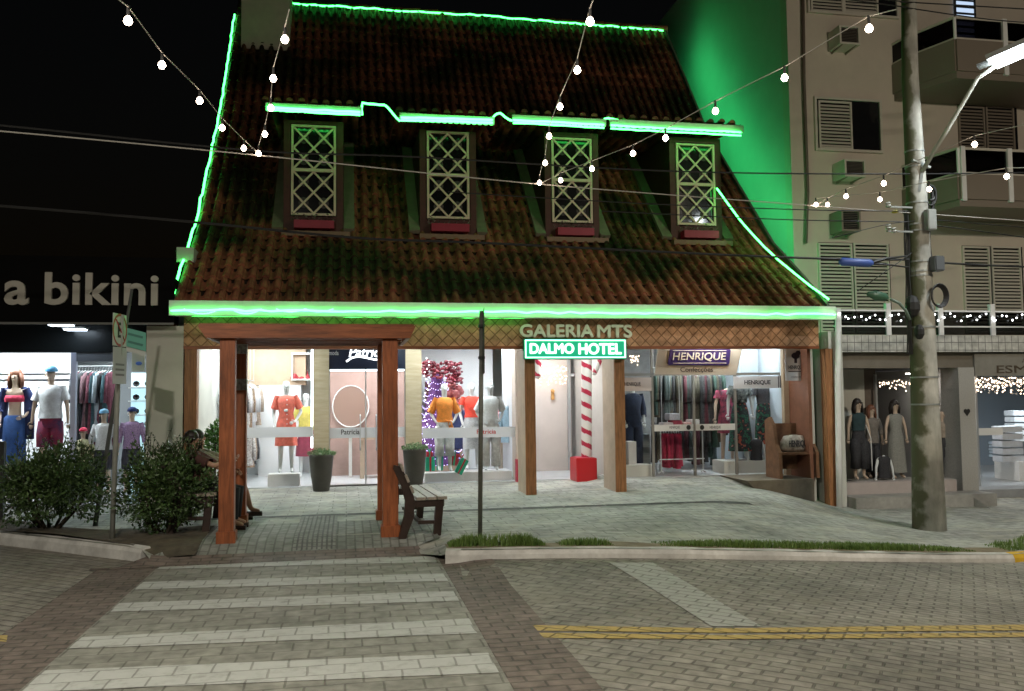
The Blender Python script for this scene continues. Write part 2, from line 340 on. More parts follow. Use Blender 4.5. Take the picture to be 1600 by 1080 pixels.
# parts of the pavement finished differently
structure(sheet('p', 0, rng(-2.1, 1.05, 12), rng(10.2, 11.75, 6), walk_z, .004), 'paved_strip', M_walkp)
structure(sheet('p', 0, rng(-.60, -.12, 3), rng(10.22, 12.35, 8), walk_z, .008), 'tactile_strip', M_tact)
structure(sheet('p', 0, rng(-2.0, 6.0, 40), rng(12.35, 12.52, 1), walk_z, .006), 'paving_band', M_band)
structure(sheet('p', 0, rng(-2.62, 1.6, 16), lambda x: rng(9.84, 10.2, 3) if -2.12 < x < 1 else rng(9.84, 9.9, 3), lambda x, y: max(walk_z(x, y), road_z(x, y)) if y > 9.95 else road_z(x, y) + .008 * clamp((y - 9.8) / .1), .006), 'brick_threshold', M_redb)
dx = rng(-9, -1.62, 40)
structure(sheet('d', 0, dx, lambda x: rng(max(front(x) + .09, 10.15), max(11.6, front(x) + .8), 6), lambda x, y: walk_z(x, y) + .015 * math.sin(x * 7 + y * 5), .02), 'planting_bed', M_dirt)
dirt2 = sheet('d', 0, rng(1.05, 8.2, 40), lambda x: rng(front(x) + .1, front(x) + .42 + .06 * math.sin(x * 5), 2), walk_z, .005)
structure(dirt2, 'verge_soil', mat('verge soil', (.15, .115, .07), .95, col2=(.27, .23, .15), vscale=5, bump=.6, bscale=30))
# kerbs
def kerb(pts, name, m):
    mb = MB(); pp = []
    for a, b in zip(pts, pts[1:]):
        n = max(1, int(math.dist(a, b) / .25)) if abs(a[0]) < 15 and abs(b[0]) < 15 else 4
        pp += [(lerp(a[0], b[0], i / n), lerp(a[1], b[1], i / n)) for i in range(n)]
    pp.append(pts[-1]); vs = []; w = .135
    for i, (x, y) in enumerate(pp):
        a, b = pp[max(0, i - 1)], pp[min(len(pp) - 1, i + 1)]; d = Vector((b[0] - a[0], b[1] - a[1])).normalized(); nx, ny = -d.y, d.x
        j = random.uniform(-.006, .006); z = -drop(x, y)
        for o, h in ((-.012, -.02), (0, .10 + j), (.022, .145 + j), (w - .02, .157 + j), (w, .10)): vs.append((x + nx * o, y + ny * o, z + h))
    n = len(pp); mb.add(vs, [(i * 5 + k, (i + 1) * 5 + k, (i + 1) * 5 + k + 1, i * 5 + k + 1) for i in range(n - 1) for k in range(4)] + [(0, 1, 2, 3, 4), tuple((n - 1) * 5 + k for k in range(5))])
    return structure(mb, name, m)
kerb(KL, 'kerb_left', M_kerb); kerb(KR[:9], 'kerb_right', M_kerb); kerb(KR[8:12], 'kerb_corner', M_kerby); kerb(KR[11:], 'kerb_side', M_kerb)
# crossing: field, borders, five stripes
structure(sheet('c', 0, rng(-1.95, .98, 10), rng(2.0, 9.84, 14), road_z, .004), 'crossing_field', M_cross)
structure(sheet('c', 0, rng(-2.55, -1.95, 3), rng(2.0, 9.84, 14), road_z, .005), 'crossing_border_left', M_redb)
structure(sheet('c', 0, rng(.98, 1.5, 3), rng(2.0, 9.84, 14), road_z, .005), 'crossing_border_right', M_redb)
for i, (l0, l1, r0, r1, lx, rx) in enumerate(((881, 890, 870, 879.5, 255, 676), (911, 922, 897, 909, 218, 696), (944, 957, 924, 940, 180, 718), (998, 1015, 967, 991, 115, 749), (1050, 1082, 1020, 1052, 60, 790), )):
    a0, a1, b0, b1 = PZ(lx, l0, 0).y, PZ(lx, l1, 0).y, PZ(rx, r0, 0).y, PZ(rx, r1, 0).y
    xs = rng(-1.93, .95, 8)
    structure(sheet('c', 0, xs, lambda x: rng(lerp(a1, b1, (x + 1.93) / 2.88), lerp(a0, b0, (x + 1.93) / 2.88), 2), road_z, .008), 'crossing_stripe', M_cross_w)
structure(sheet('c', 0, rng(-1.93, .95, 8), rng(4.2, 4.65, 2), road_z, .008), 'crossing_stripe', M_cross_w)
# stop line and double yellow line
def strip_px(name, top, bot, m, n=24, lift=.006):
    """road marking between two photo polylines, laid on the road surface"""
    def hit(x, y):
        z = 0
        for _ in range(12): p = PZ(x, y, z); z = road_z(p.x, p.y)
        return (p.x, p.y, z + lift)
    def samp(pl, t):
        x = lerp(pl[0][0], pl[-1][0], t)
        for a, b in zip(pl, pl[1:]):
            if a[0] <= x <= b[0] + 1e-6: return x, lerp(a[1], b[1], (x - a[0]) / (b[0] - a[0]))
        return pl[-1]
    vs = [hit(*samp(pl, i / n)) for i in range(n + 1) for pl in (top, bot)]
    return structure(MB().add(vs, [(2 * i, 2 * i + 1, 2 * i + 3, 2 * i + 2) for i in range(n)]), name, m)
strip_px('yellow_line', [(832, 978), (1130, 983), (1600, 977), (2400, 966)], [(840, 986.5), (1130, 990), (1600, 986), (2400, 976)], M_yellow, 40)
strip_px('yellow_line', [(842, 990), (1130, 993.5), (1600, 989.5), (2400, 979)], [(850, 998), (1130, 1000), (1600, 996.5), (2400, 987)], M_yellow, 40)
strip_px('stop_line', [(952, 880), (1010, 915), (1112, 980)], [(1020, 880), (1090, 921), (1190, 980)], M_roadw, 14)
strip_px('yellow_line', [(-900, 1000), (0, 993), (12, 994)], [(-900, 1008), (-10, 1001), (10, 1004)], M_yellow, 20)

# ---------------------------------------------------------------- grass on the verge
def grass(name, x0, x1, n, hmax, w=.34, seed=1):
    rd = random.Random(seed); mb = MB()
    for _ in range(n):
        x = rd.uniform(x0, x1); e = min(x - x0, x1 - x) / (x1 - x0) * 4
        dens = math.sin(x * 9.1 + seed) * .25 + math.sin(x * 3.3) * .2 + .75
        if rd.random() > dens: continue
        y = front(x) + .16 + rd.random() * w; z = walk_z(x, y); h = hmax * rd.uniform(.35, 1) * clamp(e + .25) * (1.2 - (y - front(x) - .16) / w * .5)
        a = rd.uniform(0, 6.28); l = rd.uniform(.1, .7) * h; dx_, dy_ = math.cos(a), math.sin(a); ww = rd.uniform(.003, .006)
        px_, py_ = -dy_ * ww, dx_ * ww
        mb.add([(x - px_, y - py_, z), (x + px_, y + py_, z), (x + dx_ * l * .4 + px_ * .7, y + dy_ * l * .4 + py_ * .7, z + h * .65), (x + dx_ * l * .4 - px_ * .7, y + dy_ * l * .4 - py_ * .7, z + h * .65), (x + dx_ * l, y + dy_ * l, z + h)], [(0, 1, 2, 3), (3, 2, 4)])
    m = mat('grass blade', (.075, .15, .025), .6, col2=(.16, .24, .05), vscale=9)
    return tag(mb.build(name, m), kind='stuff')
grass('grass_tuft_bed', 1.08, 2.1, 2600, .15, .3, 3); grass('grass_strip_short', 2.25, 2.85, 900, .09, .25, 4); grass('grass_strip_long', 3.35, 7.6, 9500, .085, .34, 5)
grass('corner_grass', 8.1, 9.5, 1500, .1, .5, 8)
# small stones in the gutter of the road
for i, (px_, py_) in enumerate(((880, 876), (908, 877), (948, 875.5), (960, 874))):
    q = PZ(px_, py_, 0); mb = MB().sphere((q.x, q.y, road_z(q.x, q.y) + .008), .03, 8, (1.3, .8, .5)); 
    for v in mb.v: v += Vector((random.uniform(-.006, .006), random.uniform(-.006, .006), random.uniform(-.003, .003)))
    thing(mb, 'stone', M_kerb, ['pale loose stone at the kerb foot, leftmost of four', 'pale loose stone at the kerb foot, second from left', 'pale loose stone at the kerb foot, third from left', 'pale loose stone at the kerb foot touching the stop line'][i], 'stone', 'loose stones along the kerb', smooth=True)
# ================================================================ the gallery house
H = empty('gallery_house', (3, YE, 0), 'steep tiled gallery house outlined in green lights with four lattice dormers over shopfronts', 'house')
XL, XR = P(272, 480, 13.85).x, P(1298, 480, 13.85).x     # roof edges
GL, GR = XL + .12, XR - .12                              # inner wall faces
RY = 21.4; RZ = P(745, 27, RY).z
YD = 15.8                                                # dormer faces
zD = P(852, 376, YD).z; YB = YD / .84; zB = P(800, 196, YB).z
GUT = P(780, 477, 13.85).z
PROF = [(13.88, GUT - .01), (14.7, lerp(GUT, zD, .44)), (YD, zD), (YB, zB), (RY, RZ)]
def roofz(y):
    for a, b in zip(PROF, PROF[1:]):
        if y <= b[0]: return lerp(a[1], b[1], (y - a[0]) / (b[0] - a[0]))
    return RZ
# --- barrel tile roof
def tiles(x0, x1, prof, pitch=.262, course=.40, amp=.05, seed=1):
    rd = random.Random(seed); pts = []
    L = [0]
    for a, b in zip(prof, prof[1:]): L.append(L[-1] + math.dist(a, b))
    def at(s):
        for i in range(len(prof) - 1):
            if s <= L[i + 1] or i == len(prof) - 2:
                t = (s - L[i]) / (L[i + 1] - L[i]); a, b = prof[i], prof[i + 1]; d = Vector((b[0] - a[0], b[1] - a[1])).normalized()
                return lerp(a[0], b[0], t), lerp(a[1], b[1], t), -d.y, d.x
    mb = MB(); ncol = int(round((x1 - x0) / pitch)); pw = (x1 - x0) / ncol; nr = int(L[-1] / course); seg = 10
    for r in range(nr + 1):
        s0, s1 = r * course - .03, min(L[-1], (r + 1) * course)
        for c in range(ncol):
            for kind in (0, 1):                        # pan, then cover tile
                cx = x0 + pw * (c + (.0 if kind else .5)) + rd.uniform(-.006, .006); w = pw * (.60 if kind else .62); j = rd.uniform(-.008, .014); sk = rd.uniform(-.008, .008)
                sa = s0 + rd.uniform(-.02, .02); vs = []
                for s, lift, ww in ((max(0, sa), .034 + j, w), (s1, .004, w * .86)):
                    y, z, ny, nz = at(s)
                    for k in range(6):
                        a = math.pi * k / 5; h = (amp * math.sin(a) * 1.25 if kind else -amp * .7 * math.sin(a)) + lift
                        vs.append((cx - math.cos(a) * ww / 2 + (sk if s == s1 else 0), y + ny * h, z + nz * h))
                mb.add(vs, [(k, k + 1, 7 + k, 6 + k) for k in range(5)] + ([(0, 1, 2, 3, 4, 5)] if kind else []))
    return mb
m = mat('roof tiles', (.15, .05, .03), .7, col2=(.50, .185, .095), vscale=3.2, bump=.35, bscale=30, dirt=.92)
# moss patches, their green put in to strengthen the rope lights' wash
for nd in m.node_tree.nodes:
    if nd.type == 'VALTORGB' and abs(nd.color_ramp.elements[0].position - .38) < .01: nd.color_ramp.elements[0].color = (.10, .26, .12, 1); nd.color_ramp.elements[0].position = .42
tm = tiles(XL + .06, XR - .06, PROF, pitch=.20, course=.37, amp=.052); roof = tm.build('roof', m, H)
# boarded deck under the tiles, gable walls, back
dk = MB(); dk.prism([(y, z - .03) for y, z in PROF] + [(y, z - .14) for y, z in PROF[::-1]], 'x', XL + .07, XR - .07); dk.build('roof_deck', mat('roof deck', (.03, .018, .012), .9), H)
for a, b in ((XL + .06, XL + .18), (XR - .18, XR - .06)):
    q = MB().prism([(YE + .3, -.6), (YE + .3, 2.6)] + [(y, z - .15) for y, z in PROF if y > YE + .3] + [(RY + .05, RZ - .15), (RY + .05, -.6)], 'x', a, b); q.build('gable_wall', M_sidew, H)
MB().box(XL + .18, XR - .18, RY - .1, RY + .05, -.6, RZ - .2).build('back_wall', M_sidew, H)
rc = MB()
n = int((XR - XL) / .42)
for i in range(n):
    a = XL + (XR - XL) * i / n; rc.tube([(a, RY + .02, RZ + .02), (a + (XR - XL) / n + .04, RY + .02, RZ + .035)], [.085, .10], 10)
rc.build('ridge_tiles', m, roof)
# verge boards
for a, b in ((XL, XL + .05), (XR - .05, XR)):
    MB().prism([(y, z + .07) for y, z in PROF] + [(y, z - .16) for y, z in PROF[::-1]], 'x', a, b).build('verge_board', mat('verge board', (.13, .13, .11), .7, var=.2), roof)
# gutter and fascia
gx0, gx1 = P(264, 478, 13.8).x, P(1306, 487, 13.8).x; g0, g1 = P(780, 496, 13.8).z, P(780, 474, 13.8).z
gt = MB().prism([(13.8, g0), (13.8, g1), (13.815, g1), (13.815, g0 + .02), (13.93, g0 + .02), (13.93, g1 - .02), (13.945, g1 - .02), (13.945, g0)], 'x', gx0, gx1); gt.build('gutter', M_white, H)
f0, f1 = P(780, 541, YE).z, P(780, 495, YE).z + .1
fa = bpy.data.materials.new('lattice fascia'); 
def lattice_mat():
    m = brick('lattice fascia wood', (.78, .44, .25), (.64, .35, .19), (.38, .20, .10), .135, .135, rot=0, off=0, ms=.009, dirt=.3, bump=.9, wobble=.004)
    n = m.node_tree
    mp = [x for x in n.nodes if x.type == 'MAPPING'][0]; mp.inputs['Rotation'].default_value = (R(90), 0, 0)
    m2 = n.nodes.new('ShaderNodeMapping'); m2.inputs['Rotation'].default_value = (0, 0, R(45))
    br = [x for x in n.nodes if x.type == 'TEX_BRICK'][0]; n.links.new(mp.outputs[0], m2.inputs[0]); n.links.new(m2.outputs[0], br.inputs[0]); return m
bpy.data.materials.remove(fa); M_lat = lattice_mat()
MB().box(GL - .02, GR + .02, YE, YE + .12, f0, f1).build('fascia', M_lat, H)
MB().box(GL - .02, GR + .02, YE - .012, YE + .13, f0 - .045, f0).build('fascia_trim', M_wood_h, H)
xQ = P(966, 650, 15.3).x
# gallery floor slab, ceiling
Zc = 2.98; FL = .15
MB().box(GL - .05, xQ + .05, 16.482, RY - .1, -.5, FL + .012).build('shop_floor', M_tile_floor, H); MB().box(xQ + .05, GR - .06, 15.27, RY - .1, -.5, .272).build('shop_floor', M_tile_floor, H)
MB().box(GL, GR, YE + .12, 20.6, Zc, Zc + .08).build('ceiling', M_white, H)
# posts of the gallery: wood front, cream body
for px0, px1 in ((821, 837), (961, 977)):
    a, b = P(px0, 650, YE).x, P(px1, 650, YE).x
    q = MB().box(a + .012, b - .012, YE + .03, YE + .75, -.1, f0 - .045); pb = q.build('gallery_post', mat('cream post render', (.46, .36, .27), .6, var=.12, vscale=4), H)
    MB().box(a, b, YE, YE + .035, FL - .16, f0 - .047).build('wood_face', M_wood2, pb)
a = P(288, 600, YE).x; lp = MB().box(a, a + .18, YE, YE + .2, -.2, f0 - .045).build('gallery_post', M_wood2, H)
b = P(1303, 640, YE).x; rp = MB().box(b - .14, b, YE - .02, YE + .16, -.5, f0 - .045).build('gallery_post', M_wood2, H)
# brown side wall at the right end, white one at the left
MB().box(XR - .24, XR - .183, 15.05, 19, -.4, Zc).build('side_wall', mat('pale blue backboard', (.58, .66, .72), .5, var=.05), H)
MB().box(XR - .24, XR - .183, YE + .16, 15.049, -.4, Zc).build('side_wall', mat('brown side wall', (.20, .085, .05), .55, var=.2, vscale=4), H)
MB().box(GL, GL + .04, YE + .2, 20.5, -.2, Zc).build('side_wall', M_wallw, H)
# raised block under the bench at the right
bx0, bx1 = 6.75, XR - .25
q = MB().prism([(bx0, .268), (bx1, .268), (bx1, -.6), (bx0 + .85, -.6)], 'y', YE + .05, 15.265)
q.build('raised_block', mat('block concrete', (.20, .17, .13), .85, var=.25, vscale=4, bump=.4, dirt=.3), H)
# --- dormers
WIN = [(455, 196, 525, 337), (667, 206, 733, 342), (862, 216, 925, 348), (1057, 225, 1117, 352)]
FAS = [(415, 565), (624, 772), (800, 946), (952, 1160)]
FY = [(172, 180), (188, 192), (192, 200), (201, 212)]
LAT = mat('lattice white paint', (.82, .66, .50), .5, var=.08)
CURT = mat('net curtain', (.30, .29, .27), .9, var=.1)
for i, (x0, y0, x1, y1) in enumerate(WIN):
    a, b, c, e = rect(x0, y0, x1, y1, YD); w = b - a; h = e - c
    fa_, fb_ = P(FAS[i][0], 180, YD - .42).x, P(FAS[i][1], 180, YD - .42).x
    zt = P((x0 + x1) / 2, FY[i][0] - 8, YD - .42).z
    A, B = a - .13, b + .13; zb = roofz(YD) - .02
    db = MB().box(A, B, YD + .04, YD + .10, zb - .05, zt - .14)
    yb_ = next(y / 100 for y in range(1500, 2300) if roofz(y / 100) > zt - .02)
    for s, t in ((A, A + .05), (B - .05, B)):
        db.prism([(YD + .10, roofz(YD + .1) - .1), (YD + .10, zt - .14), (yb_, zt - .03), (yb_ + .1, roofz(yb_ + .1) - .1)], 'x', s, t)
    D = db.build('dormer', M_dkwood, H)
    # casing boards round the window
    k = MB().box(A, a - .02, YD, YD + .04, zb, zt - .15).box(b + .02, B, YD, YD + .04, zb, zt - .15).box(a - .02, b + .02, YD, YD + .04, e + .02, zt - .15).box(a - .02, b + .02, YD, YD + .04, zb, c - .02)
    k.build('casing', mat('casing wood', (.085, .022, .015), .6, var=.25, vscale=6), D)
    # window: frame bars and diagonal lattice
    f = MB(); t = .04; ym = YD - .02
    for (p, q_, r_, s_) in ((a, a + t, c, e), (b - t, b, c, e), (a + t, b - t, e - t, e), (a + t, b - t, c, c + t), (a + t, b - t, (c + e) / 2 - .028, (c + e) / 2 + .028)): f.box(p, q_, ym, ym + .05, r_, s_)
    for z0_, z1_ in ((c + t, (c + e) / 2 - .028), ((c + e) / 2 + .028, e - t)):
        hh = z1_ - z0_; ww = w - 2 * t; xa, xb = a + t, b - t; xm = (xa + xb) / 2; zm = (z0_ + z1_) / 2
        for jx, (p, q_) in enumerate((((xa, z0_), (xb, z1_)), ((xa, z1_), (xb, z0_)), ((xa, zm), (xm, z1_)), ((xm, z1_), (xb, zm)), ((xb, zm), (xm, z0_)), ((xm, z0_), (xa, zm)))):
            f.bar((p[0], ym + .02 + .0021 * jx, p[1]), (q_[0], ym + .02 + .0021 * jx, q_[1]), .034, .02, up=(0, 1, 0))
    f.build('lattice_window', LAT, D)
    cu = MB().box(a, b, YD + .032, YD + .038, c, e)
    for u in range(2):
        for vq in range(4):
            cu.prism([(xa + ww * (u + .5) / 2 + .09 * math.cos(q_), c + t + (h - 2 * t) * (vq + .5) / 4 + .10 * math.sin(q_)) for q_ in [math.pi * 2 * j / 12 for j in range(12)]], 'y', YD + .024, YD + .028)
    wp = cu.build('window_pane', M_glass_dark, D); wp.data.materials.append(mat('pane medallion', (.06, .055, .05), .6))
    for pl_ in wp.data.polygons:
        if abs(pl_.center.x - (a + b) / 2 + 3) > 99 or len(pl_.vertices) == 12: pl_.material_index = 1
    # flower box
    z_b = P((x0 + x1) / 2, y1 + 20, YD - .15).z
    MB().box(a + .06, b - .03, YD - .2, YD - .005, z_b, z_b + .14).build('flower_box', mat('red flower box', (.36, .012, .04), .5, var=.1), D)
    fl = MB(); rd = random.Random(i)
    for _ in range(90):
        p = Vector((rd.uniform(a - .0, b + .0), YD - .1 + rd.uniform(-.07, .05), z_b + .14 + rd.random() ** 2 * .14)); d = Vector((rd.uniform(-1, 1), rd.uniform(-1, .3), rd.uniform(-.2, 1))).normalized(); u = d.cross(Vector((0, 0, 1))).normalized(); s = rd.uniform(.012, .03)
        fl.add([p - u * s, p + d * s, p + u * s, p - d * s * .7], [(0, 1, 2, 3)])
    fl.build('foliage', mat('flowers', (.03, .05, .02), .7, col2=(.50, .42, .38) if i != 2 else (.4, .05, .05), vscale=60), D)
    # pale sill under the box, resting on the tiles
    MB().box(A - .02, B + .12, YD - .20, YD - .004, zb - .03, zb + .06).build('sill', mat('sill board', (.26, .17, .10), .6, var=.2), D)
    # flashing boards up both cheeks
    for s in (A - .10, B + .10):
        fm = MB()
        n_ = 8; pr = [YD - .05 + (yb_ - YD) * j / n_ for j in range(n_ + 1)]
        for p, q_ in zip(pr, pr[1:]):
            fm.bar((s, p, roofz(p) + .13), (s, q_ + .01, roofz(q_ + .01) + .13), .19, .07, up=(0, 0, 1))
        fm.build('flashing', mat('flashing board', (.22, .20, .14), .6, var=.15), D)
    # lean-to roof with scalloped fascia
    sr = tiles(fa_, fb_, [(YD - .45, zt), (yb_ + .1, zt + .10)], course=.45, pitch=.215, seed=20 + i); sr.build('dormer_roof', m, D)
    sc = MB(); ns = 16 if i < 3 else 20; zt2 = zt - .01; dp = .12; pol = [(fa_, zt2)]
    pts = []
    for j in range(ns):
        for q_ in range(6):
            aa = math.pi * q_ / 5; pts.append((fa_ + (fb_ - fa_) * (j + .5 - .5 * math.cos(aa)) / ns, zt2 - dp - .035 * math.sin(aa)))
    for p, q_ in zip(pts, pts[1:]):
        if q_[0] - p[0] > 1e-4: sc.add([(p[0], YD - .46, zt2), (q_[0], YD - .46, zt2), (q_[0], YD - .46, q_[1]), (p[0], YD - .46, p[1]), (p[0], YD - .44, zt2), (q_[0], YD - .44, zt2), (q_[0], YD - .44, q_[1]), (p[0], YD - .44, p[1])], [(0, 1, 2, 3), (7, 6, 5, 4), (3, 2, 6, 7)])
    sc.build('scalloped_fascia', M_white, D)
# chimney
ca, cb = P(377, 20, 20.2).x, P(453, 20, 20.2).x
ch = MB().box(ca, cb, 20.2, 21.2, roofz(20.2) + .02, RZ + 2.2).build('chimney', mat('chimney render', (.80, .74, .62), .8, var=.1, vscale=2), H)
MB().box(ca - .07, cb + .07, 20.12, 21.28, RZ + 2.2, RZ + 2.32).build('chimney_cap', M_sidew, ch)
M_leddim = M_ledcore
# green rope lights --------------------------------------------------
def rope(pts, label, r=.016, jit=.008, name='rope_light', m=None):
    pp = []
    for a, b in zip(pts, pts[1:]):
        a, b = Vector(a), Vector(b); n = max(2, int((b - a).length / .18))
        for i in range(n): pp.append(a.lerp(b, i / n) + Vector((random.uniform(-jit, jit) * .4, random.uniform(-jit, jit) * .4, random.uniform(-jit, jit))))
    pp.append(Vector(pts[-1]))
    return thing(MB().tube(pp, r, 6), name, m or M_ledcore, label, 'rope light', 'green rope lights on the house')
y_r = P(780, 486, 13.77).z
rope([(gx0 + .03, 13.77, y_r - .02), (gx1 - .03, 13.77, y_r - .02)], 'long green rope light along the white gutter above the shopfronts', .016, .016)
rope([(gx0 + .3, 13.96, g0 + .005), (P(820, 490, 13.96).x, 13.96, g0 + .005)], 'added thin green rope light, unseen under the gutter, tinting the left half of the fascia', .005, .004)  # unseen rope added only to wash the fascia's left half green
rope([(P(456, 6, RY).x, RY - .1, P(456, 6, RY - .1).z), (P(745, 24, RY).x, RY - .1, P(745, 24, RY - .1).z), (P(1034, 48, RY).x, RY - .1, P(1034, 48, RY - .1).z)], 'green rope light along the very top ridge of the roof', .02, .02)
M_ledwall = emit('green led rope deep', (.045, 1, .28), 6)
rope([(XL - .03, y, roofz(y) + .12) for y in (13.95, 14.2, 14.7, 15.2, YD, 16.8, YB, 19.4, 20.9)], 'green rope light climbing the left edge of the roof', .02, .03)
vr = rope([(XR + .05, y, roofz(y) - .42) for y in (14.3, 14.7, YD, 17.5, YB, 19.4, 20.6, RY)], 'green rope light up the right edge of the roof facing the green wall', .055, .02, m=M_ledwall)
q0, q1 = P(1120, 295, YD - .1), P(1295, 468, 13.95)
lo = [q0.lerp(q1, t) + Vector((-.12 * math.sin(math.pi * t), 0, -.10 * math.sin(math.pi * t))) for t in rng(0, 1, 8)]
rope([(v.x, min(v.y, 99), max(v.z, roofz(v.y) + .06)) for v in lo], 'green rope light slanting over the tiles from the rightmost dormer to the gutter', .017, .006)
dl = ['leftmost dormer', 'second dormer', 'third dormer', 'rightmost dormer']
for i in range(4):
    Yf = YD - .485; e = 14
    for dy, s, w in ((-1, 'upper', .016), (4, 'lower', .016)):
        p = P(FAS[i][0] + 2, FY[i][0] + dy - 4, Yf); q = P(FAS[i][1] - 2, FY[i][1] + dy - 4, Yf)
        rope([p, q], 'green rope light along the %s edge of the scalloped board of the %s' % (s, dl[i]), w, .008, m=M_leddim)
for pts, l in ((((566, 180), (565, 170), (566, 161), (584, 163), (600, 164), (606, 168), (612, 175), (619, 184), (624, 189), (630, 184)), 'between the first and second dormers'), (((770, 184), (776, 178), (782, 177), (789, 183), (797, 188), (808, 191), (820, 193)), 'between the second and third dormers'), (((944, 186), (950, 185), (966, 188), (985, 193)), 'between the third and fourth dormers')):
    rope([P(x, y, YD - .44) for x, y in pts], 'green rope light looping over the gap ' + l, .019, .004)
# sagging bead string under the gutter at the left
bd = MB()
for (a, b) in ((288, 343), (362, 408), (432, 476), (478, 520)):
    for k in range(22):
        t = k / 21; x = lerp(a, b, t); p = P(x, 483 + 7.5 * 4 * t * (1 - t) * (1 if a < 400 else .6), 13.78); bd.sphere(p, .009, 6)
thing(bd, 'bead_light_string', M_ledcore, 'string of tiny green bead lights sagging in loops under the left end of the gutter', 'string lights')

# ---------------------------------------------------------------- shop shell under the gallery
G = gx
def wallb(name, px0, px1, Y, m, z0=FL, z1=Zc, d=.08, parent=None): return MB().box(G(px0, Y), G(px1, Y), Y, Y + d, z0, z1).build(name, m, parent or H)
# stone pillars
for p0, p1 in ((490, 514), (634, 659)):
    MB().box(G(p0, YG - .1), G(p1, YG - .1), YG - .1, YG + .22, FL - .1, Zc).build('stone_pillar', M_stone, H)
MB().box(G(806, YG - .1), G(822, YG - .1), YG - .1, YG + .3, FL - .1, Zc).build('wall_pier', mat('pinkish pier', (.60, .50, .43), .6, var=.06), H)
xP = G(812)                                       # wall between the first shop and the passage
MB().box(xP, xP + .08, YG + .3, 18.4, FL, Zc).build('partition', M_wallw, H)
xQ = P(966, 650, 15.3).x
MB().box(xQ, xQ + .10, 15.28, 20.4, FL, Zc).build('partition', mat('greige partition', (.55, .52, .48), .6, var=.05), H)
wallb('passage_wall', 812, 893, 18.4, M_wallp)
wallb('back_wall', 893, 960, 20.3, mat('grey passage wall', (.50, .50, .48), .6, var=.06))
MB().box(GL, xP, 19.6, 19.7, FL, Zc).build('back_wall', M_wallw, H)
MB().box(P(1226, 650, 14.95).x, XR - .24, 14.95, 15.05, .2, Zc).build('end_wall', mat('tan end wall', (.42, .32, .22), .6, var=.15, vscale=5), H)
MB().box(xQ + .1, XR - .24, 18.8, 18.9, FL, Zc).build('back_wall', mat('dim shop wall', (.34, .34, .33), .7, var=.15), H)
# first shop: beige soffit, white cupboards, brown fitting-room wall
MB().box(G(384, 19.2), G(478, 19.2), 19.0, 19.6, 2.05, Zc).build('soffit', mat('beige soffit', (.50, .36, .25), .6, var=.08), H)
MB().box(G(404, 19.0), G(470, 19.0), 19.0, 19.6, FL, 2.05).build('cupboard', M_wallw, H)
MB().box(G(515, 18.6), G(658, 18.6), 18.6, 18.7, FL, Zc).build('fitting_wall', mat('brown pink wall', (.43, .29, .25), .5, var=.12, vscale=3), H)
MB().box(G(664, 19.2), G(712, 19.2), 19.1, 19.2, FL, 2.1).build('display_panel', mat('maroon panel', (.10, .025, .03), .6), H)
MB().box(G(664, 19.0), G(722, 19.0), 18.95, 19.08, FL, 1.1).build('counter_front', mat('tan counter', (.42, .30, .22), .6), H)
# glass fronts (each opening one pane) with white band
def pane(p0, p1, z0=FL + .02, z1=Zc - .02, Y=YG, label=None, band=True, parent=None):
    f = MB().box(G(p0, Y), G(p1, Y), Y, Y + .012, z0, z1).build('shop_window', M_glass, parent or H)
    if band:
        a, b, c, e = rect(p0 + 1, 668, p1 - 1, 684, Y - .004); MB().box(a, b, Y - .006, Y - .002, c, e).build('frosted_band', mat('frosted band', (.62, .64, .68), .5), f)
    return f
pane(330, 490); dv = pane(514, 634); pane(659, 806)
t0, t1, t2, t3 = rect(533, 671, 562, 679, YG - .008); text('Patricia', (t0, t1, t2, t3), YG - .008, M_cable, 'lettering', dv, .001, .01)
t0, t1, t2, t3 = rect(745, 671, 775, 678, YG - .008); text('Patricia', (t0, t1, t2, t3), YG - .008, mat('red print', (.5, .03, .03), .5), 'lettering', dv, .001, .01)
for px_ in (563, 588):
    a = G(px_, YG - .06); MB().tube([(a, YG - .001, P(px_, 648, YG).z), (a, YG - .05, P(px_, 650, YG).z), (a + .0, YG - .06, P(px_, 700, YG).z), (a, YG - .001, P(px_, 703, YG).z)], .012, 8).build('door_handle', M_alu, dv)
for px_ in (514.5, 571.5, 633): MB().box(G(px_) - .012, G(px_) + .012, YG - .016, YG + .02, FL, 2.32).build('door_stile', M_alu, dv)
MB().box(G(514), G(634), YG - .01, YG + .03, P(570, 580, YG).z, P(570, 576, YG).z).build('door_track', M_strip, dv)
MB().box(G(514), G(634), YG - .06, YG + .1, FL - .02, FL + .02).build('door_sill', M_dgrey, dv)
# vertical led strips in the first shop window
for px_, y0, y1, l in ((328, 542, 738, 'at the left wall of the first shop window'), (487.5, 541, 700, 'beside the cream stone pillar in the first shop window')):
    a, b, c, e = rect(px_ - 1.6, y0, px_ + 1.6, y1, YG + .06); thing(MB().box(a, b, YG + .06, YG + .09, c, e), 'led_strip', M_strip, 'white vertical led strip glowing ' + l, 'led strip')
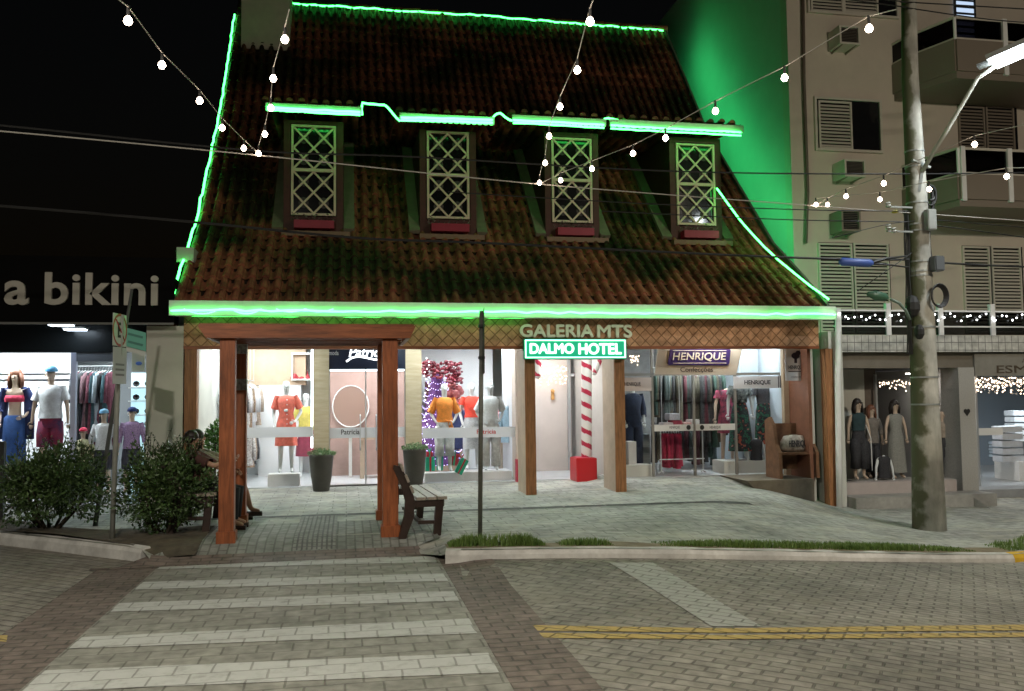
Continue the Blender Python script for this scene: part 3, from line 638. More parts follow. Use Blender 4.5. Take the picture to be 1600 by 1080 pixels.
# ceiling lamps of the shops; unseen fill lights added under the gallery ceiling
M_gal_fill = emit('gallery fill light', (.93, 1, .98), 32)
def panel(x0, x1, y0, y1, label, m=M_panel, z=Zc):
    o = empty('ceiling_light', ((x0 + x1) / 2, (y0 + y1) / 2, z), label, 'ceiling light', 'ceiling lights of the shops')
    MB().box(x0, x1, y0, y1, z - .03, z - .005).build('diffuser', m, o)
    MB().box(x0 - .02, x1 + .02, y0 - .02, y1 + .02, z - .02, z - .002).build('light_frame', M_white, o)
panel(-1.9, -.9, 15.5, 15.8, 'added unseen fill light under the gallery ceiling before the coral dressed mannequin', M_gal_fill); panel(.9, 1.9, 15.5, 15.8, 'added unseen fill light under the gallery ceiling before the shop door with white script', M_gal_fill); panel(3.6, 4.4, 15.2, 15.5, 'added unseen fill light under the gallery ceiling between the two right posts', M_gal_fill); panel(6.0, 7.0, 14.45, 14.7, 'added unseen fill light under the gallery ceiling before the cream cloth banner', M_gal_fill)
panel(G(350), G(470), 16.58, 16.8, 'cool white ceiling light in the first shop window nearest the left wall', M_panel_b); panel(G(350, 18), G(470, 18), 18.1, 18.6, 'cool white ceiling light at the back of the first shop by the white cupboards')
panel(G(540), G(620), 17.3, 17.7, 'warm ceiling light inside the black signed shop door', M_panel_w)
panel(G(675), G(800), 16.58, 16.8, 'cool white ceiling light above the three window mannequins', M_panel_b); panel(G(690, 18), G(790, 18), 18.0, 18.5, 'cool white ceiling light behind the red christmas decorations')
panel(G(845), G(880), 16.9, 17.6, 'ceiling light of the passage by the pink wall', M_panel_w); panel(G(905, 18.6), G(935, 18.6), 18.6, 19.4, 'ceiling light deep in the passage behind the striped pole', M_panel_w)
panel(P(1160, 650, 15.7).x, P(1215, 650, 15.7).x, 15.38, 15.65, 'cool white ceiling light above the two dressed dummies in the right shop', M_panel_b); panel(P(1030, 650, 17).x, P(1110, 650, 17).x, 16.3, 16.6, 'ceiling light above the clothes racks of the right shop', M_panel_b)
YR, FR = 15.3, .27
def Q_(px, Y=15.3): return P(px, 650, Y).x
# ================================================================ figures
def skin_mesh(j, edges, fingers=True, sub=1):
    """j: name -> (x,y,z,rx[,ry]); grows one continuous body over the edges, returns (verts, faces)"""
    names = list(j); me = bpy.data.meshes.new('b'); me.from_pydata([j[n][:3] for n in names], [(names.index(a), names.index(b)) for a, b in edges], [])
    o = bpy.data.objects.new('b', me); C.objects.link(o)
    md = o.modifiers.new('s', 'SKIN'); md.use_smooth_shade = True; md.branch_smoothing = .6
    for i, n in enumerate(names):
        q = j[n]; me.skin_vertices[0].data[i].radius = (q[3], q[4] if len(q) > 4 else q[3]); me.skin_vertices[0].data[i].use_root = (n == 'pelvis')
    ms = o.modifiers.new('u', 'SUBSURF'); ms.levels = sub; ms.render_levels = sub
    bpy.context.view_layer.update()
    ev = bpy.data.meshes.new_from_object(o.evaluated_get(bpy.context.evaluated_depsgraph_get()))
    vs = [v.co.copy() for v in ev.vertices]; fs = [tuple(p.vertices) for p in ev.polygons]
    bpy.data.objects.remove(o); bpy.data.meshes.remove(me); bpy.data.meshes.remove(ev)
    return vs, fs
BASE = dict(pelvis=(0, .01, .95, .13, .085), waist=(0, 0, 1.10, .105, .075), chest=(0, 0, 1.30, .135, .09), collar=(0, .01, 1.44, .085, .06), neck=(0, .0, 1.50, .048), jaw=(0, -.015, 1.575, .058), skull=(0, -.005, 1.67, .082, .092), crown=(0, .0, 1.745, .055),
            shL=(-.165, .01, 1.41, .048), elL=(-.235, .05, 1.15, .035), wrL=(-.20, -.08, .93, .024), haL=(-.19, -.12, .87, .026, .015),
            shR=(.165, .01, 1.41, .048), elR=(.235, .05, 1.15, .035), wrR=(.20, -.08, .93, .024), haR=(.19, -.12, .87, .026, .015),
            hiL=(-.085, .01, .88, .088), knL=(-.10, -.02, .50, .055), anL=(-.105, .02, .09, .036), toL=(-.115, -.12, .03, .03),
            hiR=(.085, .01, .88, .088), knR=(.10, -.02, .50, .055), anR=(.105, .02, .09, .036), toR=(.115, -.12, .03, .03))
EDG = [('pelvis', 'waist'), ('waist', 'chest'), ('chest', 'collar'), ('collar', 'neck'), ('neck', 'jaw'), ('jaw', 'skull'), ('skull', 'crown')] + [e for s in 'LR' for e in (('chest', 'sh' + s), ('sh' + s, 'el' + s), ('el' + s, 'wr' + s), ('wr' + s, 'ha' + s), ('pelvis', 'hi' + s), ('hi' + s, 'kn' + s), ('kn' + s, 'an' + s), ('an' + s, 'to' + s))]
def figure(root, m, pose=None, sc=1.0, head=True, face=True, sub=1, legs=True, name='body'):
    j = dict(BASE); pose = dict(pose or {}); fvec = pose.pop('face', (0, -1, 0)); j.update(pose)
    if not head:
        for k in ('jaw', 'skull', 'crown'): j.pop(k)
    ed = [e for e in EDG if e[0] in j and e[1] in j]
    if not legs:
        ed = [e for e in ed if not any(q[:2] in ('kn', 'an', 'to') for q in e)]; j = {k: v for k, v in j.items() if k[:2] not in ('kn', 'an', 'to')}
    vs, fs = skin_mesh(j, ed, sub=sub); mb = MB().add(vs, fs)
    for s in 'LR':                                   # five fingers
        if 'ha' + s not in j: continue
        w, h = Vector(j['wr' + s][:3]), Vector(j['ha' + s][:3]); d = (h - w).normalized(); side = d.cross(Vector((0, 1, .2))).normalized(); nrm = side.cross(d)
        for k, (o, l) in enumerate(((-.024, .055), (-.008, .068), (.008, .064), (.022, .05))):
            p = h + side * o + d * .01; mb.tube([p, p + d * l * .55 + nrm * .004, p + d * l + nrm * .018], [.0085, .0075, .005], 6)
        sg = -1; p = h - side * .024 - d * .03; mb.tube([p, p - side * .022 + d * .025, p - side * .026 + d * .05], [.010, .009, .006], 6)
    if head and face:
        jw, sk = Vector(j['jaw'][:3]), Vector(j['skull'][:3]); f = Vector(fvec).normalized(); up = (sk - jw).normalized(); rt = f.cross(up).normalized(); c = sk - up * .03
        mb.tube([c + f * .075 + up * .02, c + f * .105 - up * .022, c + f * .082 - up * .032], [.008, .014, .008], 6)
        for q in (-1, 1): mb.sphere(c + rt * q * .084 - up * .01, .02, 8, (.5, .9, 1.3)); mb.sphere(c + rt * q * .03 + f * .080 + up * .012, .012, 8, (1.2, .6, .8))
        mb.tube([c + f * .078 - rt * .022 - up * .058, c + f * .088 - up * .056, c + f * .078 + rt * .022 - up * .058], [.005, .009, .005], 6)
    b = mb.build(name, m, root, smooth=True); root['_j'] = 1
    return j, b
def lf(root, name, rings, m, ripple=0, nr=6, parent=None, seg=24, cap=False):
    mb = MB().loft(rings, seg, ripple, nr, cap); return mb.build(name, m, parent or root, smooth=True)
def sleeve(mb, j, s, t=.6, r=.07):
    a, b = Vector(j['sh' + s][:3]), Vector(j['el' + s][:3]); w = Vector(j['wr' + s][:3])
    if t <= 1: mb.tube([a + (a - b) * .12 + Vector((0, 0, .01)), a.lerp(b, t * .5), a.lerp(b, t)], [r * .8, r, r * 1.08], 12, cap=False)
    else: mb.tube([a + (a - b) * .12, a.lerp(b, .5), b, b.lerp(w, t - 1)], [r * .9, r * .9, r * .85, r * .75], 12, cap=False)
def top(root, j, m, hem=.93, sl=.6, w=1.0, flare=1.0, name='shirt', drape=.02, nz=1.455):
    mb = MB().loft([(0, .01, nz + .015, .075, .062), (0, .008, nz, .12, .075), (0, .0, 1.40, .185 * w, .105 * w), (0, 0, 1.28, .165 * w, .118 * w), (0, 0, 1.12, .145 * w, .105 * w), (0, 0, lerp(1.12, hem, .5), .155 * w * flare, .112 * w * flare), (0, 0, hem, .165 * w * flare, .118 * w * flare)], 28, drape, 7)
    if sl:
        for s in 'LR': sleeve(mb, j, s, sl)
    return mb.build(name, m, root, smooth=True)
def dress(root, j, m, hem=.55, sl=.5, flare=1.3, name='dress', low=None):
    mb = MB().loft([(0, .01, 1.465, .08, .062), (0, .008, 1.45, .125, .075), (0, 0, 1.40, .18, .10), (0, 0, 1.28, .16, .115), (0, 0, 1.12, .125, .095), (0, 0, .95, .17, .13), (0, 0, lerp(.95, hem, .5), .18 * (1 + flare) / 2, .135 * (1 + flare) / 2), (0, 0, hem, .18 * flare, .14 * flare)], 32, .045, 8)
    if sl:
        for s in 'LR': sleeve(mb, j, s, sl)
    return mb.build(name, m, root, smooth=True)
def skirt(root, m, z0=1.10, hem=.35, flare=1.2, name='skirt'):
    return lf(root, name, [(0, 0, z0, .125, .095), (0, 0, .95, .17, .125), (0, 0, lerp(.95, hem, .5), .18 * (1 + flare) / 2, .13 * (1 + flare) / 2), (0, 0, hem, .18 * flare, .14 * flare)], m, .05, 8)
def trousers(root, j, m, hem=.1, w=1.25, name='trousers'):
    mb = MB().loft([(0, .005, 1.10, .125, .09), (0, .005, .98, .155, .112), (0, .01, .86, .165, .118), (0, .01, .80, .15, .11)], 24)
    for s in 'LR':
        h, k, a = Vector(j['hi' + s][:3]), Vector(j['kn' + s][:3]), Vector(j['an' + s][:3]); t = clamp((k.z - hem) / (k.z - a.z)) if hem < k.z else 0
        e = k.lerp(a, t); mb.tube([h + Vector((0, 0, .02)), h.lerp(k, .5), k, e], [.095, .082 * w, .068 * w, .072 * w], 14)
    return mb.build(name, m, root, smooth=True)
def hair(root, m, long=.25, name='wig', j=None, back=.0):
    s = Vector((j or BASE)['skull'][:3]); mb = MB(); rd = random.Random(3)
    mb.sphere(s + Vector((0, .025, .02)), .10, 16, (.98, 1.0, 1.02))
    for k in range(34):
        t = math.pi * (-.15 + 1.3 * k / 33); x, y = math.cos(t), math.sin(t); p = s + Vector((x * .088, y * .088 + .015, .03)); q = p + Vector((x * .02 + rd.uniform(-.01, .01), y * .03 + back, -.05 - long * rd.uniform(.8, 1)))
        mb.tube([p, p.lerp(q, .5) + Vector((x, y, 0)) * .012, q], [.022, .02, .009], 6)
    return mb.build(name, m, root, smooth=True)
def cap(root, m, j=None):
    s = Vector((j or BASE)['skull'][:3]); mb = MB().loft([(s.x, s.y, s.z + .01, .094, .10), (s.x, s.y, s.z + .05, .09, .098), (s.x, s.y, s.z + .09, .065, .07), (s.x, s.y, s.z + .108, .01, .01)], 20, cap=True)
    mb.prism([(s.x + .085 * math.cos(t), s.y - .06 + .10 * math.sin(t)) for t in [math.pi + math.pi * q / 8 for q in range(9)]], 'z', s.z + .008, s.z + .018)
    return mb.build('cap', m, root, smooth=True)
def mannequin(px, py_foot, Y, label, m=None, sc=1., rot=0, z=None, cat='mannequin', name='mannequin', **k):
    o = empty(name, (0, 0, 0), label, cat, k.pop('group', 'mannequins in the shop windows')); j, b = figure(o, m or M_skinm, **k); o.pop('_j', None); o['_p'] = 1; del o['_p']
    def place():
        p = P(px, py_foot, Y); o.location = (p.x, Y, z if z is not None else p.z); o.rotation_euler.z = R(rot); o.scale = (sc,) * 3
    return o, j, place
hipL = dict(elR=(.27, .07, 1.16, .035), wrR=(.17, -.05, .98, .024), haR=(.13, -.10, .96, .026, .015))
hipB = dict(hipL, elL=(-.27, .07, 1.16, .035), wrL=(-.17, -.05, .98, .024), haL=(-.13, -.10, .96, .026, .015))
def podium(px0, px1, ytop, ybot, Y, label, d=.5, m=None):
    a, b = P(px0, ybot, Y).x, P(px1, ybot, Y).x; z1 = P((px0 + px1) / 2, ytop, Y).z
    thing(MB().box(a, b, Y, Y + d, FL + .013, z1), 'podium', m or M_white, label, 'podium', 'white podiums in the shop windows', bevel=.008); return z1
# ---------------- first shop ---------------------------------------------------
z = podium(418, 468, 741, 759, 16.62, 'low white podium under the coral dressed mannequin', .35)
o, j, pl = mannequin(447, 741, 16.8, 'white mannequin in a coral shirt dress with a hand on its hip', pose=hipL, z=z, sc=.98)
d = dress(o, j, cloth('coral', (.78, .18, .13)), hem=.52, sl=.75, flare=1.15)
kb = MB(); [kb.sphere((.02, -.125, 1.38 - .09 * i), .012, 8) for i in range(6)]; kb.sphere((0, -.13, 1.18), .03, 8, (1.3, .5, 1)); kb.build('buttons', M_white, d); pl()
z = podium(664, 725, 739, 752, 16.62, 'low white podium under the orange topped mannequin', .38)
o, j, pl = mannequin(695, 739, 16.82, 'white mannequin in a tied orange blouse and pale wide trousers', pose=hipB, z=z, sc=.97)
trousers(o, j, cloth('pale trousers', (.80, .84, .84)), .32, 1.35); t_ = top(o, j, cloth('orange', (.85, .29, .05)), .98, .95, 1.02)
MB().add([(.04, -.12, 1.02), (.13, -.12, 1.0), (.18, -.13, .82), (.09, -.14, .80)], [(0, 1, 2, 3)]).tube([(0, -.11, 1.02), (.1, -.12, .99), (.14, -.11, .85)], .022, 8).build('knot', MATS['cloth orange'], t_); pl()
z = podium(722, 800, 737, 749, 16.66, 'wide white podium under the two mannequins at the right of the first shop', .6)
o, j, pl = mannequin(738, 737, 17.1, 'white mannequin in a red top and white patterned skirt', pose=hipL, z=z, sc=.98)
skirt(o, cloth('white pattern', (.80, .81, .81), (.5, .52, .55), 40), 1.1, .42, 1.0); top(o, j, cloth('red', (.85, .08, .05)), 1.05, .4, .95); pl()
o, j, pl = mannequin(767, 738, 16.85, 'white mannequin in an all grey blouse and straight trousers', m=mat('grey mannequin', (.58, .62, .63), .3), pose=hipB, z=z, sc=.98)
trousers(o, j, cloth('grey trousers', (.60, .61, .60)), .1, 1.3); top(o, j, cloth('silver blouse', (.66, .68, .68), (.48, .50, .50), 30), 1.0, .9, 1.0); pl()
# dark blue coat hung between them
# hanging clothes ---------------------------------------------------------------
def garment(x, Y, z1, L, m, label, group, w=.34, th=.05, kind='coat', rot=90):
    o = empty('hanging_garment', (0, 0, 0), label, 'garment', group); rd = random.Random(int(x * 999) + int(Y * 77))
    mb = MB(); n = 10; h = w / 2
    rg = [(0, 0, -.06, .05, th * .6), (0, 0, -.09, h * .75, th), (0, 0, -.17, h, th * 1.1), (0, 0, -.4, h * .88, th * 1.2), (0, 0, -L * .7, h * rd.uniform(.8, .98), th * 1.3), (0, 0, -L, h * rd.uniform(.85, 1.15), th * 1.5)]
    mb.loft(rg, 16, .10, 5, ph=rd.random() * 6); mb.tube([(-h * .95, 0, -.13), (-h * 1.12, 0, -.4), (-h * 1.1, .01, -.6)], [.035, .04, .035], 8).tube([(h * .95, 0, -.13), (h * 1.12, 0, -.4), (h * 1.1, .01, -.6)], [.035, .04, .035], 8)
    mb.build('cloth', m, o, smooth=True)
    MB().tube([(-h * .7, 0, -.10), (0, 0, -.035), (h * .7, 0, -.10)], .007, 6).tube([(0, 0, -.035), (0, 0, 0), (.02, 0, .02), (0, 0, .035)], .004, 6).build('hanger', M_alu, o)
    o.location = (x, Y, z1); o.rotation_euler.z = R(rot + rd.uniform(-14, 14)); return o
def rail_clothes(x0, y0, x1, y1, z1, n, pals, where, L=(.7, 1.0), m_=M_alu, rot=None):
    r = empty('clothes_rail', (x0, y0, z1), 'steel clothes rail ' + where, 'clothes rail'); MB().tube([(x0, y0, z1 + .04), (x1, y1, z1 + .04)], .012, 8).build('rail', m_, r)
    MB().tube([(x0, y0, z1 + .04), (x0, y0, Zc)], .007, 6).tube([(x1, y1, z1 + .04), (x1, y1, Zc)], .007, 6).build('suspension_rod', m_, r)
    rd = random.Random(n + int(x0 * 10)); an = math.degrees(math.atan2(y1 - y0, x1 - x0)) + 90 if rot is None else rot
    for i in range(n):
        t = (i + .5) / n; nm, c, c2 = pals[rd.randrange(len(pals))]
        ln = rd.uniform(*L); od = ('first', 'second', 'third', 'fourth', 'fifth', 'sixth', 'seventh', 'eighth', 'ninth', 'tenth', 'eleventh', 'twelfth', 'thirteenth', 'fourteenth', 'fifteenth', 'sixteenth')[i]
        garment(lerp(x0, x1, t), lerp(y0, y1, t), z1, ln, cloth(nm, c, c2, 35), '%s garment, %s %s' % (nm, od, where), 'clothes hanging ' + where, rot=an)
PAT = [('white and grey patterned', (.6, .58, .55), (.18, .15, .14)), ('beige printed', (.5, .42, .34), (.2, .14, .1)), ('black', (.02, .02, .025), (.05, .05, .055)), ('pale grey', (.45, .46, .48), (.6, .6, .62)), ('leopard print', (.45, .33, .22), (.1, .06, .04))]
rail_clothes(G(366, 17.2), 17.0, G(396, 18.8), 18.8, 2.1, 11, PAT, 'along the left wall of the first shop', (.75, 1.0), rot=0)
rail_clothes(G(384, 18.2), 17.9, G(392, 19.0), 18.8, 1.15, 5, PAT, 'low beside the white cupboards', (.6, .75), rot=0)
# shelf niche with little red trees
a, b, c, e = rect(455, 560, 487, 592, 18.9); n_ = MB().box(a, b, 18.9, 19.3, e + .08, e + .12).box(a, b, 18.9, 19.3, c - .03, c); thing(n_.box(a, a + .03, 18.9, 19.3, c, e + .08).box(b - .03, b, 18.9, 19.3, c, e + .08), 'wall_niche', M_white, 'white open wall shelf holding little red trees behind the coral mannequin', 'shelf')
for i, (px_, h, r) in enumerate(((460, .26, .10), (471, .16, .07), (480, .17, .06))):
    mb = MB().lathe([(r, 0), (r * 1.05, .03), (r * .6, h * .4), (r * .3, h * .6), (.006, h)], (G(px_, 19), 19.05, c), 14); thing(mb, 'red_ornament_tree', mat('red ornament', (.42, .03, .04), .35), 'small red cone ornament on the white shelf, %s' % ('the largest at its left end', 'the middle one', 'the rightmost one')[i], 'ornament', 'red cone ornaments on the shelf', smooth=True)
o, j, pl = mannequin(478, 725, 18.3, 'mannequin in a yellow top standing behind the coral one', z=FL + .01, sc=.98); top(o, j, cloth('yellow', (.6, .5, .12)), .98, .8, 1); skirt(o, cloth('wine', (.22, .03, .06)), 1.1, .45, 1.1); pl()
# round mirror table & table in the fitting room
tb = empty('side_table', (G(576, 17.9), 17.9, FL), 'pale wooden side table inside the door of the first shop', 'table')
MB().box(G(562, 17.7), G(600, 17.7), 17.7, 18.2, FL + .78, FL + .83).build('tabletop', mat('pale wood', (.5, .38, .28), .5, var=.1), tb)
for x in (566, 596): MB().box(G(x, 17.75) - .04, G(x, 17.75) + .04, 17.75, 18.1, FL + .01, FL + .78).build('leg', MATS['pale wood'], tb)
mr = empty('oval_mirror', (G(552, 18.5), 18.5, FL + .5), 'round wall mirror with pale rim on the brown fitting room wall', 'mirror')
cx, cz = G(548, 18.5), P(548, 635, 18.5).z; MB().prism([(cx + .36 * math.cos(t), cz + .42 * math.sin(t)) for t in [math.pi * 2 * q / 24 for q in range(24)]], 'y', 18.55, 18.6).build('mirror_painted_reflection', mat('mirror', (.30, .20, .16), .25), mr)  # the brownish reflection is put into the disc's colour, nothing is mirrored
MB().tube([(cx + .37 * math.cos(t), 18.54, cz + .43 * math.sin(t)) for t in [math.pi * 2 * q / 24 for q in range(25)]], .014, 6).build('rim', M_white, mr)
thing(MB().box(G(535, 18.2), G(560, 18.2), 18.1, 18.45, 1.03, 1.08).box(G(545, 18.2), G(550, 18.2), 18.2, 18.4, FL, 1.03), 'pedestal_stand', M_white, 'small white pedestal shelf in front of the round mirror', 'stand')
# christmas tree with violet lights, red garland, presents
ct = empty('christmas_tree', (G(682, 18.2), 18.0, FL + .02), 'christmas tree wrapped in rows of violet and white fairy lights behind the window', 'christmas tree')
X0, Y0 = G(682, 18.2), 18.0
MB().lathe([(.5, .25), (.42, .6), (.33, 1.05), (.2, 1.6), (.12, 2.0), (.05, 2.15)], (X0, Y0, FL), 24).build('cone', mat('tree net', (.10, .03, .14), .8, var=.4), ct)
lm = MB()
for r_ in range(15):
    zz = FL + .3 + r_ * .125; rr = lerp(.5, .13, r_ / 15) + .03
    for k in range(int(26 * rr / .5) + 5):
        t = math.pi * (1 + k / (int(26 * rr / .5) + 4)); lm.sphere((X0 + rr * math.cos(t) + .01 * math.sin(k * 7), Y0 + rr * math.sin(t), zz - .05 * abs(math.sin(t * 3))), .0085, 6)
lm.build('fairy_lights', M_purple, ct)
lm = MB()
for k in range(26): lm.sphere((G(667 + 4 * math.sin(k), 17.2), 17.2, P(667, 560 + k * 5.4, 17.2).z), .011, 6)
thing(lm, 'fairy_light_string', M_fairyw, 'vertical string of white fairy lights hanging at the left of the christmas window', 'string lights')
rd = random.Random(5); mb = MB()
for _ in range(230):
    px_, py_ = rd.uniform(661, 722), rd.uniform(562, 592) + abs(rd.gauss(0, 6)); p = P(px_ if py_ < 590 else rd.uniform(700, 722), py_, 17.5 + rd.uniform(-.15, .15)); mb.sphere(p, rd.uniform(.02, .052), 6, (1, 1, rd.uniform(.5, 1)))
thing(mb, 'red_garland', mat('red garland', (.30, .02, .04), .5, col2=(.09, .02, .03), vscale=6), 'thick garland of red baubles and leaves hung above the christmas tree', 'garland')
mb = MB()
for _ in range(60):
    p = P(rd.uniform(700, 726), rd.uniform(600, 655), 17.9 + rd.uniform(-.1, .1)); mb.sphere(p, rd.uniform(.05, .1), 6)
thing(mb, 'pink_bauble_cluster', mat('pink baubles', (.52, .22, .2), .4, col2=(.4, .05, .07), vscale=8), 'cluster of pink and red balls beside the christmas tree', 'decoration')
GR_, RD_ = mat('green gift paper', (.0, .36, .20), .35), mat('red gift paper', (.42, .01, .03), .35)
def gift(px0, px1, y0, y1, Y, m, mr_, label, rot=0):
    a, b, c, e = rect(px0, y0, px1, y1, Y); w, h = (b - a), (e - c); o = empty('gift_box', ((a + b) / 2, Y, c), label, 'gift box', 'presents below the mannequins'); X = (a + b) / 2
    MB().obox((X, Y, c + h / 2), (w, w * .8, h), (0, R(rot), 0)).build('box', m, o, bevel=.006)
    mb = MB().obox((X, Y, c + h / 2), (w * .2, w * .82, h * 1.02), (0, R(rot), 0)); mb.tube([(X, Y - .0, e), (X - w * .3, Y, e + .07), (X - w * .1, Y, e + .01), (X, Y, e)], .014, 6).tube([(X, Y, e), (X + w * .3, Y, e + .07), (X + w * .1, Y, e + .01), (X, Y, e)], .014, 6); mb.build('ribbon', mr_, o)
gift(665, 679, 714, 736, 17.0, GR_, RD_, 'green present at the left end of the pile'); gift(682, 692, 712, 735, 17.05, GR_, RD_, 'dark green present with red band behind the orange mannequin')
gift(703, 716, 709, 727, 17.0, RD_, GR_, 'red present with green bow in the middle of the pile', 8); gift(715, 727, 716, 741, 16.65, GR_, RD_, 'bright green present tipped over at the right front', 28); gift(666, 676, 706, 714, 17.0, RD_, GR_, 'small red present on top of the leftmost green one')
# people and goods blurred at the right back of first shop
for i, (px_, Y, L, nm) in enumerate(((712, 17.6, .9, 'dark blue'), (722, 17.9, .8, 'red and white'), (786, 18.0, .6, 'white and pink'), (795, 17.7, .8, 'pale denim'), (801, 18.2, .9, 'white and pink'))):
    cc = {'dark blue': (.03, .04, .12), 'red and white': (.5, .06, .07), 'white and pink': (.65, .4, .4), 'pale denim': (.3, .42, .5)}[nm]; garment(G(px_, Y), Y, 1.62, L, cloth(nm, cc, None if i != 1 else (.7, .7, .7), 20), '%s garment at the back of the christmas window, %s from left' % (nm, ('first', 'second', 'third', 'fourth', 'fifth')[i]), 'clothes at the back of the christmas window', rot=0)
thing(MB().box(G(782, 18.6), G(805, 18.6), 18.5, 18.9, FL, .75).box(G(780, 18.6), G(806, 18.6), 18.48, 18.95, .75, .8), 'display_cabinet', mat('tan cabinet', (.48, .38, .28), .5), 'tan low cabinet at the right back of the first shop', 'cabinet')
# shop name board
sg = empty('shop_sign', (G(576), YG, 2.4), 'dark navy name board with white script lettering over the shop door', 'sign')
a, b, c, e = rect(514, 541, 637, 577, YG - .1); MB().box(a, b, YG - .08, YG - .03, c, e).build('board', mat('navy board', (.006, .012, .03), .35), sg)
LW = emit('white sign letter', (.9, .97, 1), 2.2)
a, b, c, e = rect(545, 542.5, 606, 558, YG - .1); text('Patricia', (a, b, c, e), YG - .085, LW, 'lettering', sg, .008, .012, .95, shear=.2)
p = [P(x, y, YG - .1) for x, y in ((541, 565), (550, 559), (560, 557), (572, 559), (585, 562), (600, 562))]; MB().tube(p, .017, 8).build('underline_swoosh', LW, sg)
a, b, c, e = rect(514, 548, 529, 555, YG - .1); text('moda', (a, b, c, e), YG - .085, mat('grey letter', (.4, .43, .45), .5), 'lettering', sg, .002, .02)
# ---------------- passage --------------------------------------------------------
SW, SR = mat('candy white', (.72, .70, .66), .4), mat('candy red', (.42, .015, .05), .4)
def candy(px, y0, y1, Y, r, label, lean=0, n=None):
    o = empty('candy_striped_pole', (G(px, Y), Y, P(px, y1, Y).z), label, 'christmas decoration', 'candy striped tubes in the passage'); a, b = P(px, y1, Y), P(px + lean, y0, Y); L = (b - a).length
    N = max(8, int(L / .012)); vs = MB(); vr_ = MB(); seg = 24
    ax = (b - a).normalized(); u = ax.cross(Vector((0, 1, 0))).normalized(); w = ax.cross(u)
    pt = lambda i, k: a + ax * (L * i / N) + (u * math.cos(2 * math.pi * k / seg) + w * math.sin(2 * math.pi * k / seg)) * r
    for i in range(N):
        for k in range(seg):
            q = (L * i / N / .25 + k / seg) % 1; (vr_ if q < .36 else vs).add([pt(i, k), pt(i, k + 1), pt(i + 1, k + 1), pt(i + 1, k)], [(0, 1, 2, 3)])
    vs.sphere(a, r * .98, 12).sphere(b, r * .98, 12); vs.build('tube', SW, o); vr_.build('red_stripes', SR, o)
candy(916.5, 555, 716, 16.2, .10, 'tall red and white striped pole standing on a red box in the passage')
candy(841, 550, 588, 16.0, .06, 'short red and white striped tube end hanging at the left of the passage'); candy(930, 590, 553, 16.3, .055, 'slanting red and white striped tube right of the tall striped pole', lean=10) if 0 else candy(929, 553, 583, 16.3, .05, 'slanting red and white striped tube right of the tall striped pole', lean=12)
a, b, c, e = rect(901, 716, 933, 747, 15.95); rb = empty('red_box', (a, 15.95, c), 'bright red square box planter carrying the tall striped pole', 'box'); MB().box(a, b, 15.95, 16.45, FL, e).build('box', mat('red lacquer', (.5, .012, .018), .35), rb, bevel=.01); MB().box(a + .03, b - .03, 15.98, 16.42, e - .004, e + .006).build('lid', SR, rb)
thing(MB().box(G(806, 16.3), G(811, 16.3), 16.3, 16.45, FL, P(808, 718, 16.3).z), 'red_post_base', SR, 'narrow red box at the foot of the pinkish pier', 'box')
thing(MB().sphere(P(863.5, 611, 18.3), .045, 10, (1, .5, 1)).obox(P(863.5, 619, 18.35), (.07, .03, .16)), 'orange_wall_ornament', mat('orange ornament', (.62, .32, .10), .5), 'small orange ornament on the pink passage wall', 'ornament')
def icicles(px0, px1, y0, y1, Y, label, m=M_fairy, n=90, seed=1, r=.013):
    rd = random.Random(seed); o = empty('icicle_lights', P((px0 + px1) / 2, y0, Y), label, 'string lights'); mb = MB(); wr = MB(); k = 0; x = px0
    while x < px1:
        L = rd.uniform(.35, 1) * (y1 - y0); q = P(x, y0, Y); q2 = P(x, y0 + L, Y); wr.tube([q, q2], .002, 4); nn = max(2, int(L / 5))
        for i in range(nn): mb.sphere(P(x + rd.uniform(-1.2, 1.2), y0 + L * (i + rd.random()) / nn, Y), r * .8, 6)
        x += (px1 - px0) / n * 4
    wr.tube([P(px0, y0, Y), P(px1, y0, Y)], .004, 5); mb.build('bulbs', m, o); wr.build('wires', M_wire, o)
icicles(845, 888, 572, 606, 18.25, 'warm icicle lights on the pink wall of the passage', seed=2, n=60); icicles(893, 915, 572, 590, 18.7, 'warm icicle lights above the glass door of the passage', seed=3, n=40)
gd = empty('glass_door', (G(900, 18.4), 18.4, FL), 'tall glass door with pale metal frame at the end of the passage', 'door')
a, b, c, e = rect(888, 588, 945, 735, 18.3); MB().box(a, a + .06, 18.3, 18.36, FL, Zc).box(b - .06, b, 18.3, 18.36, FL, Zc).box(a + .06, b - .06, 18.3, 18.36, e, e + .06).build('frame', M_alu, gd); MB().box(a + .06, b - .06, 18.32, 18.33, FL, e).build('pane', M_glass, gd)
thing(MB().box(G(898, 18.9), G(908, 18.9), 18.9, 18.95, P(903, 700, 18.9).z, P(903, 636, 18.9).z), 'notice_board', mat('taupe board', (.25, .2, .19), .6), 'taupe notice board behind the glass passage door', 'board')
thing(MB().box(G(903, 18.6), G(911, 18.6), 18.6, 18.62, P(906, 660, 18.6).z, P(906, 638, 18.6).z), 'notice_sheet', M_white, 'white paper notice on the glass passage door', 'notice')
o, j, pl = mannequin(945, 722, 17.6, 'mannequin in a blue and white print dress at the right of the passage', z=FL + .2, sc=.95); dress(o, j, cloth('blue white print', (.2, .26, .36), (.62, .62, .62), 30), .35, .4, 1.1); pl()
